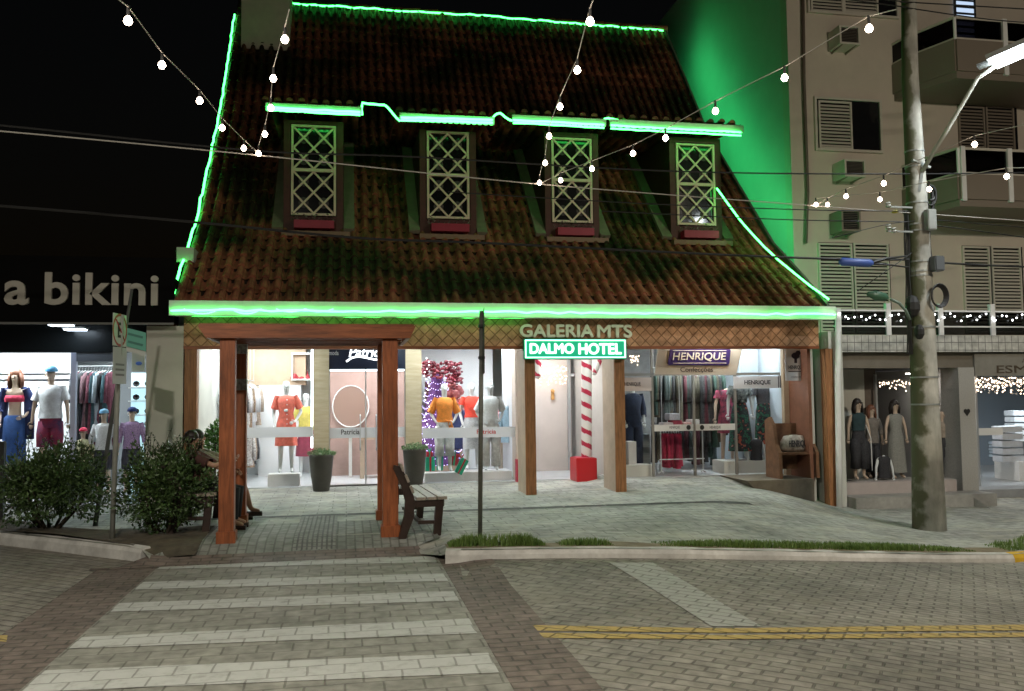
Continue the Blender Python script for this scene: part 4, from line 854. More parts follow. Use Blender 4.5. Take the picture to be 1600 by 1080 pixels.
# ---------------- right shop --------------------------------------------------------
pane(1020, 1148, FR + .02, P(1080, 590, YR).z, band=False, Y=YR)
a, b, c, e = rect(1021, 663, 1149, 673, YR - .004); fb = thing(MB().box(a, b, YR - .02, YR - .008, c, e), 'frosted_band', M_white, 'white frosted band with small printed names across the right shop door', 'glass band')
for x0, x1 in ((1046, 1062), (1109, 1126)):
    a, b, c, e = rect(x0, 665.5, x1, 670.5, YR - .02); text('HENRIQUE', (a, b, c, e), YR - .021, mat('grey print', (.2, .2, .2), .5), 'lettering', fb, .001, .02)
for px_ in (1076, 1097):
    q = P(px_, 668, YR - .03); MB().prism([(q.x + .04 * math.cos(t), q.z + .045 * math.sin(t)) for t in [math.pi * 2 * k / 14 for k in range(14)]], 'y', YR - .035, YR - .021).build('door_pull', M_cable, fb)
pane(975, 1019, FR + .3, Zc - .02, band=False, Y=YR); pane(1150, 1225, FR + .3, Zc - .02, band=False, Y=YR)
M_tr = mat('steel frame dim', (.25, .24, .22), .5)
for px_ in (1019.5, 1084, 1149, 1225): MB().box(Q_(px_) - .02, Q_(px_) + .02, YR - .03, YR + .02, FR, Zc).build('door_stile', M_tr, H)
MB().box(Q_(975), Q_(1226), YR - .03, YR + .03, P(1080, 587, YR).z, P(1080, 583, YR).z).build('transom_bar', M_tr, H)
MB().box(Q_(1158, 16.2), Q_(1228, 16.2), 16.15, 16.23, FR, Zc).build('display_backboard', mat('pale blue backboard', (.58, .66, .72), .5, var=.05), H)
z = podium(1132, 1206, 720, 742, 15.5, 'long white platform under the right shop dummies', .55, mat('cream platform', (.66, .66, .60), .5)); podium(972, 1022, 727, 748, 15.4, 'low cream platform at the left of the right shop', .4, MATS['cream platform'])
thing(MB().box(Q_(980, 15.6), Q_(992, 15.6), 15.55, 15.85, .4, P(985, 690, 15.6).z), 'white_pedestal', M_white, 'white square pedestal behind the second gallery post', 'pedestal')
FLOR = cloth('floral print', (.03, .06, .05), (.30, .10, .05), 13)
def floral():
    if 'floralx' in MATS: return MATS['floralx']
    m = bpy.data.materials.new('floral print fabric'); m.use_nodes = True; n = m.node_tree; N = n.nodes; b = N['Principled BSDF']; b.inputs['Roughness'].default_value = .8
    tc = N.new('ShaderNodeTexCoord'); no = N.new('ShaderNodeTexNoise'); no.inputs['Scale'].default_value = 9; no.inputs['Detail'].default_value = 3; cr = N.new('ShaderNodeValToRGB'); cr.color_ramp.interpolation = 'CONSTANT'
    E_ = cr.color_ramp.elements; E_[0].color = (.40, .09, .05, 1); E_[0].position = 0; E_[1].position = .40; E_[1].color = (.012, .016, .02, 1)
    for p, c in ((.52, (.02, .12, .07, 1)), (.60, (.012, .016, .02, 1)), (.66, (.42, .20, .16, 1))): x = E_.new(p); x.color = c
    link(n, tc.outputs['Object'], no.inputs[0]); link(n, no.outputs[0], cr.inputs[0]); link(n, cr.outputs[0], b.inputs['Base Color']); MATS['floralx'] = m; return m
armd = dict(elL=(-.24, .0, 1.16, .035), wrL=(-.26, -.02, .92, .024), haL=(-.265, -.03, .86, .026, .015), elR=(.24, .0, 1.16, .035), wrR=(.26, -.02, .92, .024), haR=(.265, -.03, .86, .026, .015))
blk = cloth('black', (.012, .012, .015), (.03, .03, .034), 35)
o, j, pl = mannequin(1158, 718, 15.7, 'headless white dummy in a long floral dress with black shoulders, left of two', pose=dict(armd), head=False, z=z, sc=.97); dress(o, j, floral(), .18, 0, 1.35); top(o, j, cloth('dark print', (.03, .035, .04), (.3, .32, .3), 16.8), 1.28, .55, 1.02, name='blouse'); pl()
o, j, pl = mannequin(1196, 718, 15.8, 'headless white dummy in a black tee and floral skirt, right of two', pose=dict(armd), head=False, z=z, sc=.97); skirt(o, floral(), 1.14, .30, 1.15); top(o, j, blk, 1.10, .6, .98); pl()
o, j, pl = mannequin(1182, 722, 15.58, 'short torso form in a black tank top at the foot of the two dummies', pose=dict(armd), head=False, z=z - .60, sc=.68, legs=False); top(o, j, blk, .88, 0, 1.06); pl()
o, j, pl = mannequin(1137, 700, 16.1, 'mannequin in a black dress with red and pink flowered shoulders', z=FR + .15, sc=.97, m=M_skin, pose=dict(armd), head=False); dress(o, j, cloth('flowered black', (.02, .02, .03), (.45, .06, .12), 10), .6, .5, 1.1); pl()
DK = [('dark green', (.02, .05, .04), (.05, .09, .07)), ('black striped', (.012, .012, .014), (.07, .07, .07)), ('charcoal', (.03, .03, .033), (.06, .06, .06)), ('olive print', (.06, .06, .04), (.12, .1, .07)), ('dark wine', (.06, .012, .02), (.12, .03, .04)), ('grey teal', (.07, .10, .10), (.13, .16, .15))]
rail_clothes(Q_(1022, 16.6), 16.6, Q_(1064, 16.6), 16.6, 2.25, 11, DK, 'at the left of the right shop', (.8, 1.1), rot=70); rail_clothes(Q_(1068, 16.8), 16.7, Q_(1092, 16.8), 16.7, 2.2, 8, DK, 'in the middle of the right shop', (.9, 1.2), rot=70); rail_clothes(Q_(1095, 16.6), 16.5, Q_(1128, 16.6), 16.5, 2.2, 10, DK, 'behind the steel table of the right shop', (1.1, 1.5), rot=70)
rail_clothes(Q_(1020, 17.4), 17.5, Q_(1120, 17.4), 17.5, 1.25, 14, DK, 'low at the back of the right shop', (.8, 1.0), rot=80)
RR = [('crimson', (.35, .01, .05), (.45, .03, .08)), ('wine red', (.22, .01, .04), (.3, .02, .06))]
rail_clothes(Q_(1034, 16.1), 16.1, Q_(1062, 16.1), 16.1, 1.08, 7, RR, 'hanging under the folded clothes table', (.55, .75), rot=75)
tbl = empty('steel_display_table', (Q_(1076, 15.7), 15.7, FR), 'tubular steel display table with folded clothes inside the right shop', 'table')
a, b = Q_(1030, 15.65), Q_(1100, 15.65); zt_ = P(1065, 667, 15.65).z; MB().box(a, b, 15.65, 16.15, zt_, zt_ + .03).build('tabletop', M_white, tbl)
for x, yy in ((a + .03, 15.68), (b - .03, 15.68), (a + .03, 16.12), (b - .03, 16.12)): MB().tube([(x, yy, FR + .05), (x, yy, zt_)], .013, 8).tube([(x - .05, yy, FR + .03), (x, yy, FR + .06), (x + .05, yy, FR + .03)], .012, 8).build('leg', M_alu, tbl)
MB().tube([(a, 15.68, .55), (b, 15.68, .55)], .010, 8).build('cross_rail', M_alu, tbl)
for i, (x, c_, w, h) in enumerate(((1042, (.55, .5, .5), 16, .05), (1056, (.25, .03, .05), 15, .09), (1052, (.5, .5, .55), 16.8, .13), (1072, (.55, .35, .33), 14, .05), (1084, (.6, .6, .6), 14, .10))):
    a = Q_(x, 15.8); thing(MB().box(a - w / 2 / 82, a + w / 2 / 82, 15.72, 16, zt_ + .032 + (.0 if i != 2 else .092), zt_ + .03 + h + (.0 if i != 2 else .09)), 'folded_clothes', cloth('folded%d' % i, c_, None, 30), 'folded clothes on the steel table, %s' % ('pale one at the left end', 'wine red one under a pale one', 'pale one on the wine red one', 'pink one in the middle', 'white one at the right end')[i], 'folded clothes', 'folded clothes on the steel table', bevel=.01)
thing(MB().box(Q_(975, 16.3), Q_(1012, 16.3), 16.2, 16.6, FR, 1.0), 'slatted_counter', mat('grey slat counter', (.2, .23, .24), .5, var=.3, stretch=(.1, .1, 12)), 'grey slatted counter at the left of the right shop', 'counter')
o, j, pl = mannequin(990, 700, 16, 'mannequin in a dark navy outfit behind the second gallery post', z=FR + .1, sc=.97); trousers(o, j, cloth('navy', (.02, .03, .06))); top(o, j, MATS['cloth navy'], .95, 1.6, 1.05); pl()
icicles(985, 998, 556, 575, 17, 'pinkish lights column beside the second gallery post', seed=9, n=30)
# signs of the right shop
sb = empty('banner_sign', (Q_(1090, 14.85), 14.85, 2.3), 'cream cloth banner with a purple name plate over the right shop door', 'sign')
Yb = 14.75; pts = [P(x, y, Yb) for x, y in ((1029, 541), (1161, 541), (1150, 586), (1023, 585))]; MB().prism([(p.x, p.z) for p in pts], 'y', Yb, Yb + .03).build('banner', mat('banner cloth', (.42, .37, .30), .7, var=.06), sb)
pp = [P(x, y, Yb) for x, y in ((1047, 545.5), (1050, 544), (1138, 544.5), (1141, 547), (1139, 568), (1135, 571), (1045, 570.5), (1042.5, 568))]; MB().prism([(p.x, p.z) for p in pp], 'y', Yb - .02, Yb - .001).build('plate', mat('purple plate', (.03, .012, .10), .5), sb)
CL = mat('cream letter', (.62, .55, .45), .5)
a, b, c, e = rect(1050, 551, 1134, 565, Yb); text('HENRIQUE', (a, b, c, e), Yb - .022, CL, 'lettering', sb, .003, .012, shear=.15)
for y in (548, 567.5): a, b, c, e = rect(1051, y - .5, 1134, y + .5, Yb); MB().box(a, b, Yb - .025, Yb - .021, c, e).build('rule', CL, sb)
a, b, c, e = rect(1063, 573.5, 1114, 583, Yb); text('Confecções', (a, b, c, e), Yb - .004, mat('brown letter', (.05, .035, .03), .5), 'lettering', sb, .002, .008)
def poster(px0, y0, px1, y1, Y, label, words, m=None, rows=()):
    o = empty('poster', P((px0 + px1) / 2, y1, Y), label, 'poster'); a, b, c, e = rect(px0, y0, px1, y1, Y); MB().box(a, b, Y, Y + .012, c, e).build('sheet', m or mat('poster white', (.66, .66, .68), .5), o)
    for (s, x0, yy0, x1, yy1, bold) in words:
        a, b, c, e = rect(x0, yy0, x1, yy1, Y); text(s, (a, b, c, e), Y - .003, mat('ink', (.015, .015, .03), .5), 'lettering', o, .001, bold)
    return o
po = poster(1146, 588, 1223, 607, YR - .06, 'white window poster with black name lettering above the two dummies', [('HENRIQUE', 1163, 594, 1204, 602, .02)])
for x in (1216, 1219): a, b, c, e = rect(x, 587, x + 1.2, 606, YR - .07); MB().box(a, b, YR - .066, YR - .061, c, e).build('stripe', mat('ink', (.015, .015, .03), .5), po)
poster(969, 590, 1018, 611, YR - .06, 'pinkish white window poster with faded name beside the second gallery post', [('HENRIQUE', 976, 597, 1001, 604, .01)], mat('pinkish poster', (.62, .54, .52), .5))
hb = poster(1227, 541, 1258, 595, 14.5, 'hanging white banner with a small dark crest at the right end of the gallery', [('HENRIQUE', 1232, 571, 1255, 578, .02), ('CONFECÇÕES', 1236, 588, 1253, 590.5, 0)], mat('banner white', (.50, .52, .54), .6))
q = P(1243, 556, 14.49); MB().sphere(q + Vector((0, 0, .0)), .075, 10, (1.1, .08, .8)).sphere(q + Vector((.05, 0, .05)), .05, 8, (1, .08, .9)).obox(q + Vector((.0, 0, -.09)), (.05, .01, .08)).build('crest', MATS['ink'], hb)
a, b, c, e = rect(1232, 580, 1255, 581.2, 14.49); MB().box(a, b, 14.493, 14.498, c, e).build('rule', MATS['ink'], hb)
# wooden bench with printed cushion on the raised block
wb = empty('wooden_hall_bench', (P(1248, 745, 14.5).x, 14.5, FR + .02), 'brown wooden bench with tall curved end boards on the raised block', 'bench'); Yw = 14.32
for x0, x1, yo in ((1209, 1226, .45), (1266, 1284, .0)):
    xx = P((x0 + x1) / 2, 700, Yw).x; s = [(Yw - .05, .27), (Yw - .04, .72), (Yw + .08, .86), (Yw + .16, 1.20), (Yw + .30, 1.34), (Yw + .46, 1.28), (Yw + .46, .27)]
    MB().prism(s, 'x', xx - .03, xx + .03).build('end_board', M_brownbench, wb)
xa, xb = P(1218, 700, Yw).x + .03, P(1275, 700, Yw).x - .03
MB().box(xa, xb, Yw, Yw + .40, .68, .72).build('seat', M_brownbench, wb); MB().box(xa, xb, Yw + .41, Yw + .45, .40, 1.22).build('backrest', M_brownbench, wb)
cu = MB().loft([(P(1250, 700, Yw).x, Yw + .2, .72 + z, rx, ry) for z, rx, ry in ((.0, .2, .08), (.06, .27, .11), (.18, .27, .10), (.28, .2, .05), (.30, .05, .02))], 20, .02, 4, cap=True)
cs = thing(cu, 'printed_cushion', cloth('cushion print', (.50, .46, .40), (.2, .16, .14), 16.8), 'white cushion with black printed name on the wooden bench', 'cushion', smooth=True)
a, b, c, e = rect(1233, 688, 1264, 700, Yw + .08); text('HENRIQUE', (a, b, c, e), Yw + .085, MATS['ink'], 'lettering', cs, .002, .02)
mb = MB().sphere(P(1256, 618, 14.85), .06, 8).sphere(P(1249, 612, 14.85), .05, 8).sphere(P(1250, 620, 14.85), .055, 8); thing(mb, 'hanging_silver_ornament', mat('silver ornament', (.5, .5, .48), .3, metal=.5), 'cluster of silvery balls above the wooden bench', 'ornament', smooth=True)
# ================================================================ swimwear shop at the left
LB = empty('swimwear_shop', (-6, 14, 0), 'low shop with a black sign fascia and lit swimwear window left of the tiled house', 'shop building')
YL = 14.1; lx1 = GL - .16; zf0, zf1 = P(140, 504, 13.9).z, P(140, 401, 13.9).z
M_fas = mat('black fascia', (.0035, .0033, .003), .7, var=.2, vscale=2, spec=.08)
MB().box(-14, lx1 + .03, 13.9, 14.02, zf0, zf1).build('fascia', M_fas, LB)
MB().box(-14, lx1 + .03, 14.02, 20, zf1 - .5, zf1 - .3).build('roof', M_fas, LB)
MB().box(-14, lx1 + .03, 13.88, 13.92, zf0 - .03, zf0).build('edge_trim', mat('grey trim', (.16, .16, .15), .5), LB)
MB().box(P(228, 600, YL).x, P(286, 600, YL).x, YL, YL + .9, -.3, zf0 - .03).build('side_pillar', mat('greige pillar', (.68, .66, .58), .7, var=.06, vscale=2, dirt=.12), LB)
MB().box(lx1 - .1, lx1, YL + .9, 20, -.3, zf1 - .3).build('party_wall', M_sidew, LB)
a, b, c, e = rect(273, 384, 300, 407, 14.6); MB().box(a, b, 14.75, 15.3, c, e).build('parapet_block', M_sidew, LB)
zh = P(90, 551, 15.4).z
MB().box(-14, P(228, 600, 15.4).x, 15.4, 15.48, zh, zf0 + .5).build('header', mat('dark header', (.02, .024, .026), .25), LB)
MB().box(-14, lx1, 14.02, 15.6, zf0 + .42, zf0 + .5).build('soffit', mat('dark soffit', (.03, .04, .045), .3), LB)
MB().box(-14, lx1 - .1, 14.6, 19, -.4, .16).build('floor', M_tile_floor, LB)
MB().box(-14, lx1 - .1, 15.48, 19, 2.85, 2.9).build('ceiling', M_white, LB)
MB().box(P(-200, 600, 17).x, P(111, 600, 17).x, 17.0, 17.1, .1, 2.9).build('back_wall', M_wallw, LB)
MB().box(P(105, 600, 17.8).x, lx1 - .1, 17.8, 17.9, .1, 2.9).build('back_wall', mat('dim back wall', (.25, .26, .27), .6), LB)
MB().box(P(110, 600, 15.4).x, P(118, 600, 15.4).x, 15.4, 15.5, .1, zh).build('door_jamb', mat('lilac jamb', (.50, .52, .66), .4), LB)
MB().box(P(111, 556, 15.42).x, P(180, 556, 15.42).x, 15.42, 15.5, P(140, 565, 15.42).z, zh).build('door_header', mat('grey header', (.16, .17, .19), .4), LB)
MB().box(-14, P(110, 600, 15.44).x, 15.44, 15.45, .2, zh).build('shop_window', M_glass, LB)
for yy in (584, 593):
    MB().box(P(-60, yy, 16.95).x, P(108, yy, 16.95).x, 16.96, 17.0, P(50, yy + .6, 16.95).z, P(50, yy - .6, 16.95).z).build('wall_groove', M_dgrey, LB)
def panel2(x0, x1, y0, y1, z, label, m=M_panel, group='ceiling lights of the swimwear shop'):
    o = empty('ceiling_light', ((x0 + x1) / 2, (y0 + y1) / 2, z), label, 'ceiling light', group)
    MB().box(x0, x1, y0, y1, z - .03, z - .005).build('diffuser', m, o); MB().box(x0 - .02, x1 + .02, y0 - .02, y1 + .02, z - .02, z - .002).build('light_frame', M_white, o)
panel2(-6.6, -5.0, 15.7, 16.2, 2.85, 'ceiling light above the swimwear mannequins', M_panel_b); panel2(-4.6, -3.3, 16.2, 16.6, 2.85, 'ceiling light above the clothes rail of the swimwear shop')
for (x0, x1, y, Y, l) in ((75, 109, 508.5, 14.5, 'larger'), (99, 130, 515.5, 15.0, 'smaller')):
    a, b = P(x0, y, Y), P(x1, y, Y); o = empty('soffit_light', (a + b) / 2, '%s cool tube light under the black sign fascia' % l, 'light', 'tube lights under the sign')
    MB().box(a.x, b.x, Y, Y + .22, a.z, a.z + .02).build('tube', emit('soffit tube', (.72, .86, 1), 7), o); MB().box(a.x - .02, b.x + .02, Y - .02, Y + .24, a.z + .021, a.z + .05).build('fitting', M_white, o); MB().tube([(a.x + .1, Y + .1, a.z + .05), (a.x + .1, Y + .1, zf0 + .43)], .01, 6).build('stem', M_dgrey, o)
SL = mat('sign letter cream', (.52, .49, .42), .5)
sgl = empty('shop_lettering', (P(140, 470, 13.88).x, 13.88, P(140, 477, 13.88).z), 'rounded cream letters on the black fascia of the swimwear shop', 'sign')
def rtext(s, x0, y0, x1, y1, Y, bold, parent, m, **k): a, b, c, e = rect(x0, y0, x1, y1, Y); return text(s, (a, b, c, e), Y, m, 'letters', parent, .02, bold, **k)
rtext('a', 8, 439, 46, 477, 13.9, .022, sgl, SL); rtext('i', -22, 428, -10, 477, 13.9, .035, sgl, SL); rtext('bikini', 71, 427, 248, 477.5, 13.9, .022, sgl, SL, spacing=1.06)
# swimwear mannequins
def lm_(px, py, h_px, Y, label, **k): return mannequin(px, py, Y, label, group='mannequins in the swimwear shop', **k)
o, j, pl = lm_(22, 700, 0, 16.0, 'mannequin with auburn wig, pink bikini top, blue sarong and dark blue robe', m=M_skin, pose=hipL, z=P(22, 578, 16.0).z - 1.76 * 1.0)
hair(o, M_brown_hair, .2); lf(o, 'bikini_top', [(0, -.02, 1.22, .148, .10), (0, -.035, 1.27, .155, .115), (0, -.02, 1.33, .14, .10)], cloth('pink', (.65, .06, .12))); skirt(o, cloth('blue', (.03, .09, .28)), 1.0, .2, 1.0)
mb = MB(); 
for s in (-1, 1): mb.tube([(s * .10, .06, 1.46), (s * .19, .05, 1.3), (s * .21, .05, 1.0), (s * .2, .05, .6)], [.05, .075, .08, .085], 10)
for s in 'LR': sleeve(mb, j, s, 1.5, .075)
mb.build('robe', cloth('navy blue', (.025, .04, .13)), o, smooth=True); pl()
o, j, pl = lm_(78, 700, 0, 15.95, 'tall mannequin with a light blue cap, white tee and navy and red swim shorts', m=M_skin, pose=armd, z=P(78, 571, 15.95).z - 1.78 * 1.07, sc=1.07)
cap(o, cloth('light blue', (.12, .32, .50))); tt = trousers(o, j, cloth('navy short', (.03, .03, .09), (.35, .02, .05), 5), .78, 1.3, 'shorts'); top(o, j, cloth('white tee', (.66, .68, .70)), .95, .75, 1.08); pl()
kid = [(130, 668, .66, 'pink', (.62, .22, .30), 'pale olive', (.5, .5, .3), 'child mannequin in a pink cap and pale top, lowest of the three children'), (162, 639, .80, 'sky blue', (.25, .5, .7), 'white top', (.7, .72, .74), 'child mannequin in a sky blue cap and long white top'), (206, 636, .82, 'cap navy', (.05, .08, .25), 'violet speckled', (.22, .12, .30), 'child mannequin in a dark blue cap and violet speckled shirt')]
for px_, py_, s, cn, cc, tn, tc_, l in kid:
    z = P(px_, py_, 15.75).z - 1.77 * s; o, j, pl = lm_(px_, 690, 0, 15.75, l, m=M_skin, pose=armd, z=z, sc=s); cap(o, cloth(cn, cc)); top(o, j, cloth(tn, tc_, (.55, .4, .6) if 'vio' in tn else None, 45), .92, 1.5, 1.05); trousers(o, j, cloth('kid shorts', (.05, .05, .07)), .6, 1.3, 'shorts'); pl()
for k, px_ in enumerate((130, 162, 206)):
    z = [668, 639, 636][k]; zz = P(px_, z, 15.75).z - 1.77 * kid[k][2]; x = P(px_, 690, 15.75).x
    if zz > .2: thing(MB().box(x - .2, x + .2, 15.6, 15.95, .161, zz), 'podium', M_white, 'white podium under the child mannequin %s' % ('in the pink cap', 'in the sky blue cap', 'in the violet speckled shirt')[k], 'podium', bevel=.008)
for px_, sc_, z_, l in ((22, 1, P(22, 578, 16.0).z - 1.76, 'in the blue robe'), (78, 1, P(78, 571, 15.95).z - 1.78 * 1.07, 'in the white tee')):
    x = P(px_, 600, 16).x; thing(MB().box(x - .3, x + .3, 15.75, 16.2, .161, max(.2, z_)), 'podium', M_white, 'white podium under the mannequin ' + l, 'podium', bevel=.008)
PL = [('dark teal', (.02, .06, .08), (.05, .12, .14)), ('black', (.02, .02, .025), (.05, .05, .055)), ('slate', (.04, .05, .06), (.08, .09, .1)), ('black', (.02, .02, .025), (.05, .05, .055)), ('maroon', (.10, .02, .04), (.2, .06, .09)), ('charcoal', (.03, .03, .033), (.06, .06, .06)), ('pale blue', (.3, .38, .45), (.4, .46, .5)), ('dusty plum', (.2, .11, .13), (.27, .16, .18))]
rail_clothes(P(117, 600, 16.4).x, 16.4, P(176, 600, 16.4).x, 16.4, P(146, 576, 16.4).z, 13, PL, 'in the doorway of the swimwear shop', (.9, 1.35), rot=68)
sh = empty('goggle_shelf', (P(214, 690, 16.3).x, 16.3, .161), 'pale blue lit shelf with dark small goods by the right wall of the swimwear shop', 'shelf')
a, b, c, e = rect(200, 582, 232, 700, 16.3); MB().box(a, b, 16.5, 16.55, .161, e).build('back_panel', emit('lit shelf back', (.45, .8, .9), .8), sh)
for yy in (605, 626, 648, 668): z = P(214, yy, 16.3).z; MB().box(a, b, 16.3, 16.5, z - .02, z).build('shelf_board', M_white, sh); MB().sphere(((a + .11), 16.39, z + .06), .06, 8, (1, .8, .9)).build('cap', M_glass_dark, sh); MB().sphere(((a + .30), 16.39, z + .06), .055, 8, (1, .8, .9)).build('cap', M_glass_dark, sh)
lp_ = poster(206, 551, 226, 580, 16.2, 'cream square poster with a blue oval mark in the swimwear shop', [], mat('cream poster', (.6, .6, .45), .5)); q = P(217, 568, 16.19); MB().sphere(q, .055, 10, (1, .1, .6)).build('mark', mat('blue mark', (.1, .2, .55), .5), lp_)

# ================================================================ apartment block at the right
AB = empty('apartment_block', (12, 17, 0), 'tall beige apartment block with shutters and balconies right of the tiled house', 'apartment building')
XW = XR + .85; YW = PX(1227, 250, XW).y; TOP = P(1058, 0, PX(1058, 0, XW).y).z
xe = 40
MB().box(XW, XW + .3, YW + .02, 34, -.6, TOP).build('side_wall', M_sidew, AB)
fw = MB().box(XW - .004, xe, YW - .25, YW + .02, 2.6, TOP + 3).build('front_wall', M_beige, AB)
YT = 14.3                                           # terrace / ground floor front
zt0, zt1 = P(1400, 550, YT).z, P(1400, 524, YT).z
MT = brick('white facade tile', (.60, .60, .56), (.54, .54, .50), (.16, .16, .15), .14, .14, off=0, ms=.008, dirt=.12, bump=.3, wobble=.002)
[x for x in MT.node_tree.nodes if x.type == 'MAPPING'][0].inputs['Rotation'].default_value = (R(90), 0, 0)
x0 = P(1306, 540, YT).x
MB().box(x0, xe, YT, YT + .12, zt0, zt1).build('tile_band', MT, AB)
MB().box(x0, xe, YT + .12, YW - .25, zt0 + .05, zt1 - .04).build('terrace_floor', M_sidew, AB)
MB().box(XR + .08, x0, YT - .2, YW - .3, -.6, zt1 + .05).build('party_wall', M_sidew, AB)
# lower beam and shop fronts
zb0 = P(1400, 575, YT + .15).z
MB().box(x0, xe, YT + .15, YT + .3, zb0, zt0 - .001).build('lintel', mat('brown lintel', (.17, .15, .12), .6, var=.1), AB)
def rwall(name, p0, p1, Y, m, z0=-.6, z1=None, d=.1): return MB().box(P(p0, 650, Y).x, P(p1, 650, Y).x, Y, Y + d, z0, zb0 if z1 is None else z1).build(name, m, AB)
rwall('panelled_wall', 1306, 1352, YT + 1.0, mat('pale panelled wall', (.58, .57, .52), .6, var=.1, stretch=(30, 1, .3)), d=.08)
gp = rwall('granite_pillar', 1500, 1525, YT + .1, mat('speckled granite', (.52, .51, .48), .5, col2=(.34, .33, .31), vscale=60), d=.5)
q = P(1511, 644, YT + .09); MB().sphere(q + Vector((-.03, 0, .02)), .04, 8, (1, .15, 1)).sphere(q + Vector((.03, 0, .02)), .04, 8, (1, .15, 1)).prism([(q.x - .065, q.z + .01), (q.x, q.z - .07), (q.x + .065, q.z + .01)], 'y', q.y - .006, q.y + .006).build('heart_emblem', M_cable, gp)
for z in (.68,): pass
SF = -.22
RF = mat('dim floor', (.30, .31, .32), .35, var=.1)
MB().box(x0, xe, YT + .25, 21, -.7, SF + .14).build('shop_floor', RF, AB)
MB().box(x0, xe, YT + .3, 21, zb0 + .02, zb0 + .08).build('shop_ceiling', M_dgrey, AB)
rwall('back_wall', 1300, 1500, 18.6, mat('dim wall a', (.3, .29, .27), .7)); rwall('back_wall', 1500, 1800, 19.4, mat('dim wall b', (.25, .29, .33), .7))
xd = P(1496, 640, YT + .5).x; MB().box(xd, xd + .12, YT + .6, 19, SF, zb0).build('dividing_wall', mat('grey divider', (.45, .44, .42), .6), AB)
# plinth, step
MB().box(x0, P(1498, 760, YT).x, YT + .05, YT + .3, -.6, P(1400, 753, YT).z).build('plinth', mat('pinkish plinth', (.46, .40, .38), .5, var=.06), AB)
stp = MB().box(x0 + .02, P(1530, 780, YT).x, YT - .45, YT + .1, -.6, P(1400, 776, YT - .4).z).build('front_step', mat('pale step', (.40, .39, .36), .7, var=.15, dirt=.3), AB)
q0, q1, q2 = P(1512, 776, YT - .3), P(1562, 792, YT - .9), P(1530, 770, YT + .1); zr = -.40
MB().add([(q0.x, YT - .5, zr), (q1.x, YT - 1.0, zr), (q1.x + .1, YT + .1, zr), (q0.x, YT + .1, zr), (q0.x, YT - .45, q0.z), (q0.x, YT + .1, q0.z), (q0.x + .25, YT + .1, q0.z)], [(0, 1, 4), (1, 2, 6, 4), (4, 6, 5), (0, 4, 5, 3), (2, 3, 5, 6), (0, 3, 2, 1)]).build('ramp', mat('pale step', (.40, .39, .36)), stp)
# glazing of the shops
for p0, p1 in ((1372, 1482), (1526, 1700)): rwall('shop_window', p0, p1, YT + .9, M_glass, SF, zb0 - .1, .01)
for p0 in (1371, 1483, 1527): rwall('window_mullion', p0 - 1.5, p0 + 1.5, YT + .86, M_alu, SF, zb0 - .1, .06)
rwall('brown_reveal', 1352, 1370, YT + 1.0, mat('brown reveal', (.15, .12, .10), .6, var=.1))
# terrace railing
zr0, zr1 = P(1400, 523, YT).z, P(1400, 484, YT).z
rl = empty('terrace_railing', (x0, YT, zr0), 'white post railing with dark glass above the white tiled band', 'railing'); xr1 = 16.5
MB().box(x0, xr1, YT + .02, YT + .06, zr1 - .03, zr1).box(x0, xr1, YT + .02, YT + .06, P(1400, 510, YT).z - .012, P(1400, 510, YT).z + .012).build('top_rail', M_white, rl)
for px_ in (1311, 1389, 1471, 1552, 1634, 1716): x = P(px_, 500, YT).x; MB().box(x - .045, x + .045, YT + .0, YT + .08, zr0 - .02, zr1 + (.12 if px_ in (1389, 1471, 1552) else .02)).build('railing_post', M_white, rl)
MB().box(x0, xr1, YT + .035, YT + .045, zr0, zr1 - .03).build('railing_glass', glass('smoked glass', (.28, .29, .30)), rl)
rd = random.Random(12); mb = MB(); wr = MB(); pv = None
for i in range(46):
    px_ = 1312 + i * 8.2 + rd.uniform(-3, 3); q = P(px_, 487 + 9 * abs(math.sin(i * .9)) + rd.uniform(0, 6), YT - .02); mb.sphere(q, .017, 6)
    if pv: wr.tube([pv, q], .003, 4)
    pv = q
ts = empty('terrace_fairy_lights', (x0, YT, zr1), 'scattered small white fairy lights strung along the terrace railing', 'string lights'); mb.build('bulbs', M_fairyw, ts); wr.build('wire', M_cable, ts)
# louvred shutters, windows, air conditioners on the upper wall ---------------------
YWf = YW - .25
def shutter(p0, y0, p1, y1, name='shutter_panel', parent=None, Y=YWf - .05, m=M_shutter, n=None):
    a, b, c, e = rect(p0, y0, p1, y1, Y); n = n or max(6, int((e - c) / .075)); mb = MB().box(a, a + .04, Y, Y + .05, c, e).box(b - .04, b, Y, Y + .05, c, e).box(a + .04, b - .04, Y, Y + .05, c, c + .04).box(a + .04, b - .04, Y, Y + .05, e - .04, e)
    for i in range(n): z = lerp(c + .05, e - .05, (i + .5) / n); mb.obox(((a + b) / 2, Y + .03, z), (b - a - .082, .012, (e - c) / n * 1.05), (R(-32), 0, 0))
    mb.box(a + .04, b - .04, Y + .046, Y + .049, c + .04, e - .04)
    return mb.build(name, m, parent or AB)
def opening(p0, y0, p1, y1, m=M_glass_dark): a, b, c, e = rect(p0, y0, p1, y1, YWf - .02); return MB().box(a, b, YWf - .02, YWf - .004, c, e).build('window', m, AB)
def wframe(p0, y0, p1, y1, parent, t=.05):
    a, b, c, e = rect(p0, y0, p1, y1, YWf - .06); MB().box(a, a + t, YWf - .06, YWf - .003, c, e).box(b - t, b, YWf - .06, YWf - .003, c, e).box(a + t, b - t, YWf - .06, YWf - .003, e - t, e).box(a + t, b - t, YWf - .07, YWf - .003, c, c + t).build('frame', M_shutter, parent)
w = opening(1278, 157, 1376, 234); wframe(1274, 153, 1379, 237, w); shutter(1280, 158, 1332, 233, parent=w)
